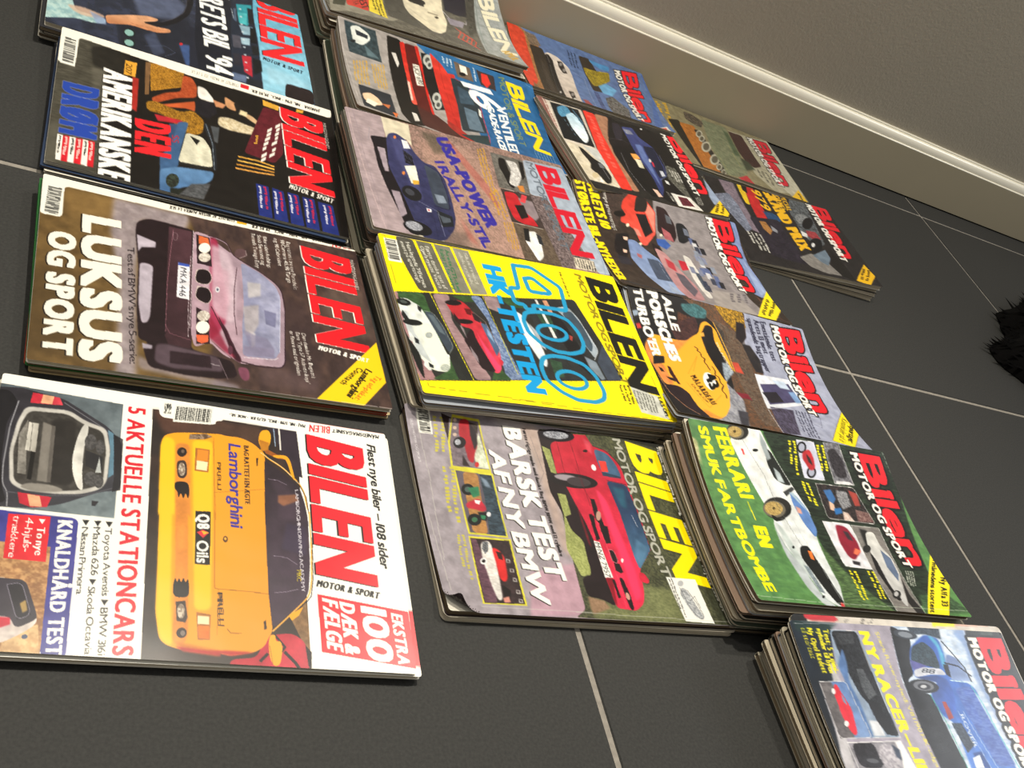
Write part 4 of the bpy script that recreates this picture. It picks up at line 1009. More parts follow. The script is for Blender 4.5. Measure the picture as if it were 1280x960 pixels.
ART_d = (230, 354, 0.900, [
('P','ffe60a',[-185,-235,-2000,5713,2376,3329,2787,-805]),
('P','504e46',[-6,199,6,384,739,465,755,288,469,221,265,182]),
('P','68665a',[11,416,17,590,706,672,733,493]),
('P','7b7969',[15,617,20,802,676,876,701,696]),
('P','8d8b7c',[22,831,27,1016,648,1074,676,900]),
('B',[74,74,374,62,73,183]),
('T',"Han legede 70'ernes",[69,290,701,349,62,335],'f0eee0',0.2,{}),
('T','mest på sportsvogn',[75,230,639,299,68,274],'f0eee0',0.2,{}),
('T','Første danske test af',[79,501,669,570,72,547],'f0eee0',0.2,{}),
('T',"Opel's nyeste Vectra",[88,444,675,524,82,487],'f0eee0',0.2,{}),
('T','Årets GTI-duel',[69,729,674,727,63,772],'176a3c',0.2,{}),
('T','Rabat på forsikring',[80,664,663,676,73,711],'176a3c',0.2,{}),
('T','Slut med',[66,950,515,975,61,990],'bdbbac',0.2,{}),
('T','elektronik',[77,883,539,917,72,923],'bdbbac',0.2,{}),
('P','2d2d2b',[819,6,666,1072,634,1365,498,2186,1587,2414,1790,1001,1799,981,1933,2]),
('P','3c5f36',[817,14,774,308,971,372,1607,506,1857,561,1872,463,1097,137],{'n': ('2a4226',0.7,1,4)}),
('P','a67e80',[820,1,817,45,1124,0,1928,84,1918,154,1939,8,1194,37]),
('P','a67e80',[1047,-6,1272,34,1907,179,1932,10,1511,-36],{'n': ('8f6a6c',0.6,1,5)}),
('P','262826',[770,325,758,400,1854,580,1875,416,1758,371]),
('P','3c5a34',[1589,386,1843,409,1875,419,1892,304,1902,135,1785,318],{'n': ('2a4226',0.6,1,3)}),
('P','d4dad6',[949,8,900,50,891,122,931,176,968,237,1043,262,1238,321,1568,376,1568,399,1741,363,1801,305,1790,164,1632,69,1349,32,1291,33,1100,20],{'g': (970,114,1853,264,'e8ecdc')}),
('P','eef0dc',[1170,166,1224,293,1592,369,1743,352,1782,272,1436,178],{'s': 0.5}),
('P','b4bcc0',[1058,38,1068,85,1300,89,1481,136,1731,195,1603,76,1311,28],{'s': 0.5,'a': 0.8}),
('E','181a1a',[951,77,962,150,997,58]),
('E','4a5250',[946,78,952,113,967,70]),
('E','181a1a',[1209,110,1208,211,1250,96]),
('P','1c1e1e',[1058,38,1111,64,1185,85,1232,44,1121,16]),
('P','1b1d1c',[1261,-8,1426,21,1584,81,1675,89,1931,61,1812,25,1433,-18,1282,-21]),
('P','d8dcd8',[1309,41,1433,87,1491,81,1445,24]),
('P','d8dcd8',[1670,120,1790,164,1804,131,1747,93]),
('E','8a9290',[1349,243,1342,282,1389,233],{'n': ('d8dcd8',0.6,0.6,0.6)}),
('E','9aa29c',[1741,306,1733,355,1786,294],{'n': ('e8ecd8',0.6,0.6,0.6)}),
('P','22262a',[1397,81,1428,119,1485,113,1473,75]),
('P','22262a',[1701,149,1731,195,1769,185,1757,146]),
('P','3c4652',[1032,265,1034,356,1199,425,1462,470,1552,403,1248,318]),
('P','5c6a74',[1065,301,1073,362,1316,427,1287,371],{'s': 0.4}),
('P','1c1e20',[963,215,995,255,1059,231,1024,208]),
('L','a8b0ac',0.4,[1028,266,1030,360,1195,427,1458,471,1552,403]),
('L','f8e80a',0.7,[753,396,1865,574]),
('P','a08486',[768,422,740,610,1097,549,1822,778,1849,595,1074,458],{'n': ('8a6c70',0.6,1,5)}),
('P','37542e',[750,640,699,890,784,900,813,757],{'n': ('28401f',0.6,1,2)}),
('P','55688e',[710,853,689,979,1769,1142,1797,949,1611,958,1018,970],{'n': ('90a4c4',0.8,1.5,1.5)}),
('P','2e4a2c',[1621,889,1789,1001,1822,778,1726,824],{'n': ('405c34',0.7,1,2)}),
('P','b32a30',[857,538,809,625,801,735,886,804,964,825,1074,886,1263,948,1473,976,1663,929,1733,874,1701,799,1413,754,1178,756,1161,629,991,577],{'g': (842,749,1761,878,'e0405a')}),
('P','f0446c',[1192,785,1325,813,1657,931,1717,879,1518,822],{'s': 0.4}),
('P','24181c',[1160,744,1334,761,1720,858,1705,717,1634,690,1396,629,1341,612]),
('P','8a7c80',[1084,617,1197,652,1315,652,1182,623]),
('P','8c7e84',[1410,657,1537,702,1632,698,1526,657]),
('E','1c1618',[849,631,840,724,888,618]),
('E','1c1618',[1090,689,1082,787,1124,678]),
('P','2a1c20',[988,594,1099,646,1161,629,1091,583]),
('P','5a1418',[900,733,904,816,990,792,979,745]),
('P','4a6080',[1077,868,1085,933,1413,986,1501,926]),
('P','88a8cc',[1128,921,1203,949,1340,958,1230,907],{'s': 0.3}),
('P','2c2026',[947,804,995,875,1077,868,1048,809]),
('L','d8b0a8',0.35,[933,825,1046,928,1393,993,1507,949]),
('P','b02838',[1546,945,1569,980,1611,958]),
('L','f8e80a',0.5,[676,1003,924,1032,1704,1096]),
('P','c83040',[1528,934,1550,977,1621,955,1596,930]),
('P','9a8486',[681,1016,657,1180,896,1179,844,1021],{'n': ('7c686c',0.6,1,5)}),
('P','3a5a34',[662,1196,616,1443,756,1472,786,1319],{'n': ('2a4226',0.7,1,1)}),
('P','2a2d2e',[616,1480,499,2182,1110,2325,1605,2377,1725,1536,1157,1557]),
('P','34503a',[775,1593,825,1780,935,1873,1042,1742,937,1631],{'n': ('22382a',0.6,1,1)}),
('P','e8ecec',[816,1327,853,1405,1009,1462,1286,1513,1485,1515,1571,1467,1461,1417,1232,1353,993,1325],{'s': 0.3}),
('P','a8b0b8',[969,1457,1080,1529,1319,1555,1286,1513],{'s': 0.5}),
('P','9aa6b0',[684,1847,626,2040,761,2126,965,2186,1208,2238,1346,2146,1151,2078,910,2014,753,1937]),
('P','40505e',[730,1945,684,2077,885,2158,1153,2192,1267,2129,993,2022]),
('L','d8dce0',0.5,[680,1868,633,2056,781,2139,1219,2234,1359,2131]),
('P','c89070',[595,1746,584,1806,1346,1892,1352,1853]),
('P','d8d8d4',[604,1650,598,1679,1124,1751,1130,1711]),
('P','1a1a1c',[764,1764,845,1905,1165,1997,1559,2072,1607,2015,1431,1860,1035,1782]),
('P','a04038',[1052,1925,1066,1967,1134,1933,1117,1911]),
('P','34503a',[1440,1549,1458,1686,1660,1648,1677,1535],{'n': ('22382a',0.6,1,1)}),
('P','7c8894',[1327,2011,1388,2139,1605,2167,1632,2118,1486,2025],{'s': 0.4}),
('P','3c4452',[1110,2325,1605,2377,1631,2194,1385,2159]),
('L','1c1c18',0.6,[1937,1,1803,980]),
('L','1c1c18',0.6,[1790,1001,1592,2412]),
('T','HK-TESTEN',[188,1133,1920,1128,191,1361],'0a9bdc',1.8,{}),
('L','2196c6',5.4,[120,1532,476,1496,477,1387,699,1381,704,1497,772,1499,757,1599,693,1602,695,2019,345,2060,107,1762,120,1532]),
('L','2196c6',5.4,[302,1619,270,1720,451,1898,481,1859,488,1627,302,1619]),
('L','2196c6',5.0,[844,1453,937,1405,1100,1414,1243,1527,1319,1681,1320,1865,1265,2016,1152,2074,986,2063,830,1986,776,1816,779,1629,812,1490,844,1453]),
('L','2196c6',4.6,[1087,1883,1106,1866,1125,1841,1140,1811,1151,1774,1157,1737,1157,1698,1154,1659,1145,1624,1132,1592,1116,1569,1097,1550,1076,1541,1053,1541,1029,1549,1009,1565,990,1589,975,1618,964,1655,957,1692,957,1731,960,1771,968,1807,981,1840,998,1864,1018,1883,1039,1892,1062,1891,1087,1883]),
('L','2196c6',5.0,[1469,1450,1574,1405,1727,1413,1861,1539,1943,1703,1944,1919,1890,2042,1787,2083,1594,2058,1448,1965,1386,1785,1385,1604,1423,1492,1469,1450]),
('L','2196c6',4.6,[1732,1889,1753,1868,1770,1843,1784,1811,1793,1775,1796,1736,1794,1697,1785,1661,1773,1628,1756,1599,1736,1578,1711,1564,1686,1559,1663,1560,1638,1571,1618,1591,1600,1615,1586,1647,1577,1683,1573,1722,1575,1761,1583,1798,1596,1831,1613,1862,1633,1883,1659,1897,1684,1902,1707,1900,1732,1889]),
('T','MOTOR OG SPORT',[71,2338,1649,2374,84,2426],'8b7c14',0.9,{}),
('T','BILEN',[88,2476,1687,2459,141,2841],'191914',1.9,{}),
('T','Nu skal det ske:',[97,2125,476,2127,95,2157],'1c1c14',0.3,{}),
('P','c9cabf',[1667,2458,1754,2782,2059,2805,2001,2458]),
('W',[1771,2728,2011,2698,1705,2471],'4a4a44',7,{}),
('T','LÆS OM:',[1771,2774,2032,2767,1756,2825],'16160f',0.4,{}),
('W',[1657,2462,1921,2435,1658,2307],'2a2810',3,{}),
('L','3a3a20',0.3,[21,43,20,80,274,52,794,58]),
('L','3a3a20',0.3,[1932,83,1996,79,2012,423,2032,1459]),
('L','3a3a20',0.3,[2033,922,2072,2426,2056,2830,916,2805]),
('L','3a3a20',0.25,[19,48,1,2177]),
('L','3a3a20',0.25,[12,1554,-16,2863,139,2909,1244,3079])
])
ART_e = (295, 404, 0.900, [
('P','a0989f',[-182,-165,-1342,5100,2376,3063,2472,-586],{'n': ('8e868c',0.5,5,5)}),
('P','aea6a4',[-139,803,2,1391,412,1419,1088,1317,437,1249,298,1059],{'s': 3,'a': 0.7}),
('P','b39c90',[38,1184,39,1382,588,1370,1494,1368,1412,1243,437,1249],{'s': 3,'a': 0.8}),
('P','b48f9c',[1805,847,1473,1252,2009,1326,2068,1302,2061,902],{'s': 6,'a': 0.6}),
('L','8a7f80',0.6,[161,1269,563,1312,745,1198]),
('B',[42,128,294,119,40,232]),
('W',[91,392,491,349,98,256],'c4ba48',2,{}),
('W',[630,393,1266,332,642,253],'c4ba48',2,{}),
('W',[1333,337,1773,307,1343,242],'c4ba48',2,{}),
('P','332628',[50,358,86,468,100,433,357,379]),
('P','d4cc3c',[43,471,54,746,646,747,655,351,357,375]),
('P','857880',[77,471,82,730,612,734,619,374,371,391],{'n': ('60545c',0.7,3,3)}),
('P','dfe4ce',[203,711,603,739,605,619,452,606],{'s': 0.5,'n': ('a8b094',0.6,2,2)}),
('P','4a403c',[81,542,117,720,221,699,139,592],{'n': ('2c2624',0.7,1,1)}),
('P','a5242e',[91,533,67,621,209,671,359,671,449,622,568,589,543,542,365,534,271,499],{'s': 0.2}),
('P','2c2428',[99,631,207,687,342,674,415,629,252,616],{'s': 0.2}),
('E','1c181c',[352,491,341,556,416,479]),
('E','d0d4dc',[350,474,345,505,383,467],{'n': ('5a5c64',0.7,0.6,0.6)}),
('P','2c2224',[485,495,607,544,602,471],{'s': 0.5}),
('E','c03030',[572,618,569,640,602,612]),
('E','c8b0a0',[107,489,104,508,128,485]),
('E','c8b0a0',[193,473,190,492,213,469]),
('E','c8b0a0',[270,459,267,478,290,455]),
('P','d4cc3c',[640,373,649,759,1325,741,1322,367]),
('P','5c545e',[665,388,673,741,1308,727,1305,385]),
('P','b5854c',[665,458,670,604,953,580,1307,556,1304,413,909,435],{'n': ('96683a',0.6,1,3)}),
('P','26323c',[671,619,673,741,1305,728,1306,567,949,613],{'n': ('4a6070',0.6,1,3)}),
('P','8a9cb0',[693,621,733,679,810,706,802,648],{'s': 0.8,'a': 0.8}),
('E','16181a',[857,468,874,524,917,436]),
('E','4a5c58',[857,468,865,496,886,452]),
('P','2e7a54',[841,471,811,580,907,572,939,500],{'s': 0.2}),
('P','b82a3c',[1005,413,932,559,1043,612,1079,567,1058,486,1059,415],{'s': 0.2}),
('P','e0d8d8',[962,509,962,567,1004,542,993,509]),
('E','16181a',[1169,460,1180,520,1231,431]),
('E','3a6a4c',[1169,460,1165,489,1195,454]),
('P','1c1c20',[1086,508,1074,612,1171,573,1162,519],{'s': 0.2}),
('E','d8d8dc',[1097,612,1095,633,1123,606]),
('P','2e7a54',[1114,530,1116,580,1157,563,1153,528]),
('P','d4cc3c',[1343,360,1338,759,1989,720,1993,321]),
('P','3a2c2e',[1362,371,1355,740,1976,703,1984,337],{'n': ('241c1e',0.6,3,3)}),
('P','6a4a58',[1368,376,1369,425,1831,479,1974,451,1978,344],{'n': ('4c3440',0.7,1,4)}),
('P','ece8e2',[1395,460,1371,550,1534,563,1942,514,1959,469,1833,451,1633,439,1501,440],{'s': 0.2,'n': ('b8b2ac',0.5,1,3)}),
('P','3a3c40',[1385,484,1388,532,1480,508,1513,471,1455,456],{'n': ('b0b4b8',0.8,0.6,0.6)}),
('P','d82c2c',[1434,551,1455,613,1527,649,1735,620,1778,576,1740,543,1580,550],{'s': 0.2}),
('P','3c1c1c',[1473,579,1483,633,1558,626,1547,587]),
('P','1c1416',[1798,543,1851,610,1952,579,1941,528],{'s': 0.3}),
('E','e8e8e8',[1583,439,1580,472,1616,430]),
('E','1c1818',[1583,439,1582,456,1600,434]),
('P','d89080',[1928,518,1910,578,1966,574,1973,518],{'s': 0.4}),
('P','d8d4d0',[1542,656,1545,692,1581,687,1582,648],{'a': 0.7}),
('P','3a2c2e',[1551,662,1552,681,1573,678,1572,659]),
('P','d8d4d0',[1635,666,1638,702,1673,697,1673,657],{'a': 0.7}),
('P','3a2c2e',[1643,672,1644,691,1665,688,1664,668]),
('P','d8d4d0',[1725,667,1728,702,1764,697,1764,658],{'a': 0.7}),
('P','3a2c2e',[1734,673,1735,692,1756,688,1754,669]),
('P','d8d4d0',[1841,662,1845,697,1880,692,1879,653],{'a': 0.7}),
('P','3a2c2e',[1850,668,1851,687,1871,683,1870,664]),
('P','d8d4d0',[1927,660,1931,695,1965,689,1965,651],{'a': 0.7}),
('P','3a2c2e',[1935,666,1937,685,1957,681,1955,662]),
('P','b5919f',[1658,857,1527,1346,1949,1355,2052,1344,2085,718],{'s': 1,'a': 0.9}),
('T','BARSK TEST',[75,984,1715,1000,81,1174],'f6f4ec',1.2,{'d': (0.7,-1.2,'141214')}),
('T','AF NY BMW',[380,771,1956,791,395,932],'f6f4ec',1.2,{'d': (0.7,-1.2,'141214')}),
('T','Første rigtige møde med danske Bag-BMW,BMW mod 12 cylindre',[78,1199,1469,1205,70,1239],'1c181a',0.2,{}),
('P','57593f',[52,1373,-55,2908,-4,2864,2080,2925,2077,1143,1997,1271,984,1381,588,1370],{'n': ('33362a',0.8,1.5,1.5)}),
('P','8c9160',[1697,1943,1736,2290,2079,2289,2067,1322,1889,1363,1984,1785],{'s': 2,'a': 0.75,'n': ('6a7048',0.8,1,2)}),
('P','9a7c62',[1860,1344,1895,1497,1968,1528,2038,1334,1980,1328],{'s': 0.8,'n': ('7a6048',0.6,1,1)}),
('P','1d1d1a',[12,2205,-31,2900,51,2949,928,2763,980,2926,61,2802,20,2418],{'s': 1.5,'a': 0.85}),
('P','34362a',[984,2887,1114,2977,2020,2871,2062,2654,1677,2683],{'s': 2,'a': 0.8,'n': ('4c5040',0.7,1.5,1.5)}),
('P','231a1d',[62,1363,42,1804,233,1467,541,1465,698,1550,960,1582,1056,1604,1264,1628,1629,1603,1844,1603,1949,1598,1881,1488,1860,1344,1679,1352,1633,1461,1251,1441,1209,1388,984,1381,762,1320,250,1363]),
('P','a9af6c',[248,1371,278,1455,556,1457,544,1395],{'n': ('7c8448',0.8,1,1)}),
('P','a9af6c',[777,1396,782,1484,997,1476,1034,1394],{'n': ('7c8448',0.8,1,1)}),
('P','a9af6c',[1217,1388,1237,1496,1577,1480,1649,1453,1631,1383,1429,1390],{'n': ('7c8448',0.8,1,1)}),
('P','a9af6c',[981,1403,1173,1420,1276,1512,1617,1467,1671,1355,1542,1340,1391,1301],{'n': ('7c8448',0.8,1,1)}),
('P','b62234',[206,1474,47,1773,38,1916,28,1925,162,1974,179,2129,344,2238,553,2255,949,2268,1303,2240,1303,2240,1542,2018,1774,1966,1901,1905,1979,1795,1970,1713,1964,1599,1844,1603,1629,1603,1264,1628,1056,1604,960,1582,702,1524,543,1456],{'g': (217,1720,1610,1991,'dc2c4c')}),
('P','ee3c68',[658,1853,785,1930,1183,1954,1570,1964,1823,1920,1890,1826,1419,1862,930,1846],{'s': 1.2,'a': 0.8}),
('P','d85060',[78,1887,119,1963,265,1937,202,1886],{'s': 1,'a': 0.7}),
('P','8a1626',[1264,1628,1274,1689,1654,1680,1964,1607,1844,1603,1629,1603],{'s': 0.5}),
('P','8a1626',[735,1522,896,1570,1303,1561,1349,1576,960,1582],{'s': 0.8}),
('E','17131a',[97,1579,85,1784,171,1552]),
('E','b8bcc4',[91,1572,83,1717,139,1554],{'n': ('4c4c54',0.8,1,1)}),
('E','1b1619',[607,1628,609,1895,692,1590]),
('E','9a9098',[583,1552,584,1684,619,1536],{'s': 0.5}),
('E','3c3438',[613,1681,614,1815,667,1658]),
('L','5c0e1c',0.5,[166,1560,529,1551]),
('L','5c0e1c',0.5,[123,1717,504,1726,877,1724]),
('L','6a1020',0.35,[457,1695,710,1718,807,1753]),
('E','2a1418',[231,1869,227,1898,248,1864]),
('E','f0e8e8',[418,1910,450,1919,434,1884]),
('P','42617f',[185,1976,222,2125,333,2191,488,2216,496,2010,382,1977],{'s': 0.1}),
('P','d83c34',[324,1992,323,2080,447,2072,453,1992]),
('P','2a3c50',[450,1990,486,2207,508,2200,502,1990]),
('L','2a1a22',0.8,[153,1973,188,2118,294,2218,425,2268,519,2250]),
('P','263a58',[555,2008,576,2238,848,2254,1304,2236,1313,2229,1542,2018,1389,2015,1109,2033,907,2040],{'g': (912,1999,1433,2066,'4a7090')}),
('P','5c88a8',[1200,2117,1289,2217,1516,2037,1404,2034],{'s': 1,'a': 0.5}),
('P','2a7080',[614,2058,631,2192,861,2144,834,2084],{'s': 1.5,'a': 0.5}),
('L','3a2430',0.6,[550,2018,570,2235,848,2254,1300,2241]),
('L','c8ccd8',0.5,[926,2172,1059,2190]),
('L','c22c44',1.2,[519,1933,510,2253]),
('P','1c1418',[790,1750,793,1795,936,1793,1072,1762,1026,1729]),
('P','1c1418',[980,1695,985,1726,1259,1678,1254,1656]),
('P','1c1418',[955,1770,960,1801,1270,1813,1281,1751,1139,1746]),
('E','b89080',[979,1778,976,1806,1034,1759]),
('P','1c1418',[975,1672,965,1708,1241,1705,1258,1659]),
('P','1c1418',[1085,1790,1088,1839,1275,1811,1285,1750]),
('P','20161a',[1348,1755,1347,1805,1452,1816,1497,1790,1469,1748]),
('P','20161a',[1484,1758,1495,1816,1581,1823,1596,1791,1568,1746]),
('L','f0a0a8',0.35,[1348,1755,1347,1805,1452,1816,1497,1790,1469,1748,1348,1755]),
('P','20161a',[1637,1750,1646,1790,1831,1797,1972,1778,1971,1736,1835,1740]),
('E','c89888',[1833,1764,1826,1785,1871,1762]),
('P','20161a',[1663,1668,1666,1696,1850,1686,1863,1657]),
('E','f4e8e8',[1454,1861,1453,1875,1477,1852]),
('L','f04a60',0.5,[1009,1735,1285,1750,1650,1737,1958,1702]),
('P','f2f0e8',[1265,1625,1275,1682,1648,1687,1654,1601]),
('T','M·NZ 7957',[1280,1629,1644,1613,1285,1682],'1c1c1c',0.15,{}),
('P','c4263c',[1564,2000,1575,2053,1653,2077,1687,2046,1667,1976,1616,1974]),
('T','MOTOR OG SPORT',[20,2248,1595,2254,15,2349],'b3b3a6',0.7,{'d': (0.2,-0.4,'24241c')}),
('T','BILEN',[28,2406,1610,2397,101,2778],'ffe80a',1.9,{'d': (0.2,-0.5,'3a3a20')}),
('T','Agent 007 og hans yndling – sølvfarvede er Toyota 2000 GT',[47,2798,1942,2769,27,2853],'f0efe4',0.35,{}),
('P','f2f1ea',[1596,2284,1597,2620,2067,2603,2058,2283]),
('E','b4b6b8',[1655,2423,1652,2458,1688,2407]),
('P','8c9094',[1696,2412,1724,2467,1882,2491,1990,2521,2038,2495,2011,2425,1888,2386,1763,2362],{'s': 0.3,'n': ('d8dadc',0.8,1,2)}),
('L','4a4c50',0.5,[1697,2394,1918,2404,2032,2464,2005,2526,1849,2508,1724,2467]),
('L','4a4c50',0.4,[1837,2445,1784,2523,1911,2527]),
('W',[1604,2352,2023,2326,1616,2299],'2a2a2c',2,{}),
('L','c8c6bc',0.35,[93,101,763,125,1606,85]),
('L','c8c6bc',0.35,[1141,39,1887,76]),
('L','c8c6bc',0.35,[2018,299,2016,1323]),
('L','c8c6bc',0.35,[2025,1163,2044,2866,1894,2835,817,2811]),
('L','c8c6bc',0.35,[817,2811,-11,2906]),
('T','BILEN · MOTOR OG SPORT',[170,39,633,50,163,60],'d8d4d8',0,{})
])
ART_f = (97, 213, 0.900, [
('P','5f78a6',[-403,-404,-6464,7422,3664,2776,5489,-1637],{'n': ('54699a',0.5,6,6)}),
('P','b07c4c',[-244,-69,68,335,360,542,2086,234,2127,-49,1327,-378],{'n': ('7a5634',0.7,2,2)}),
('P','dc4a30',[-345,-120,133,312,905,291,1569,226,2105,-10,1943,-135,980,-226],{'s': 0.3,'n': ('b83a26',0.5,2,2)}),
('P','dc4a30',[1660,-119,1658,88,1798,80,1770,-83]),
('P','8a7460',[74,331,93,525,345,586,432,372],{'s': 0.5,'n': ('54483a',0.7,2,2)}),
('P','332b22',[409,355,405,595,1313,707,2079,582,2141,402,2075,219,1339,300,706,356],{'s': 0.3}),
('P','463c34',[738,477,906,543,1937,462,1919,366],{'s': 1.2,'a': 0.7}),
('P','7a5c40',[1683,118,2023,193,2152,199,2060,5],{'s': 0.4}),
('P','dacfc4',[534,600,455,694,493,851,608,945,734,1024,981,1021,2017,890,2119,884,2133,731,2079,582,1500,649,767,664],{'g': (810,588,1693,964,'cabcb0')}),
('P','1f1b1a',[562,609,503,683,659,734,1981,610,1974,530,1780,515,1098,577]),
('L','8c8480',0.4,[556,649,847,644,1902,515]),
('E','c8c4bc',[1749,563,1736,584,1801,546]),
('P','2a2422',[628,819,603,924,943,933,974,848,852,816]),
('P','2a2422',[1586,757,1560,861,1983,796,2008,716]),
('E','8a8480',[699,874,679,910,755,859]),
('E','8a8480',[858,898,837,934,916,882]),
('E','8a8480',[1677,801,1653,838,1749,776]),
('E','c8c4bc',[1877,772,1850,813,1964,740]),
('W',[189,1290,655,1257,159,1107],'22304a',3,{}),
('P','9a4a4a',[1727,973,1709,1065,1887,1105,1977,965],{'s': 0.4}),
('L','a8b4cc',0.5,[812,1069,914,1262,1979,1154]),
('P','3a3028',[198,1334,180,1552,566,1636,1163,1587,1233,1340,664,1334],{'n': ('241e1a',0.6,2,2)}),
('P','4a8ac0',[194,1525,216,1730,200,1948,354,1906,378,1735,302,1568],{'s': 0.3}),
('P','cdb42c',[519,1351,506,1561,393,1895,662,1840,957,1564,1051,1399,757,1353],{'n': ('4a4018',0.85,0.8,0.8)}),
('P','6aa8d4',[988,1509,808,1703,912,1900,1205,1708,1196,1531],{'s': 0.6}),
('P','2e2c2c',[1352,1521,1205,1708,1509,1911,1997,1775,2088,1460,1706,1455],{'n': ('b4b4b0',0.75,1,1)}),
('P','2c3a68',[1233,1340,1261,1419,1980,1346,1993,1256],{'n': ('8898c0',0.5,0.5,2)}),
('P','4664a4',[28,2646,65,2850,1828,2464,1932,2533,2382,2086,788,2654,313,2647],{'s': 0.5,'a': 0.8}),
('T','Bilen',[168,2207,1841,2021,79,2546],'141212',1.5,{'o': ('141212',2.4)}),
('T','MOTOR OG SPORT',[228,2038,1854,1954,186,2173],'141212',1.0,{'o': ('141212',2.4)}),
('T','Bilen',[168,2207,1841,2021,79,2546],'ee1f2c',1.7,{'o': ('141212',0.35)}),
('T','MOTOR OG SPORT',[228,2038,1854,1954,186,2173],'f6f3ea',1.1,{}),
('P','e8e4da',[1971,2232,1709,2568,1918,2579]),
('P','d8503c',[1879,2381,1781,2518,1914,2502,1959,2394])
])
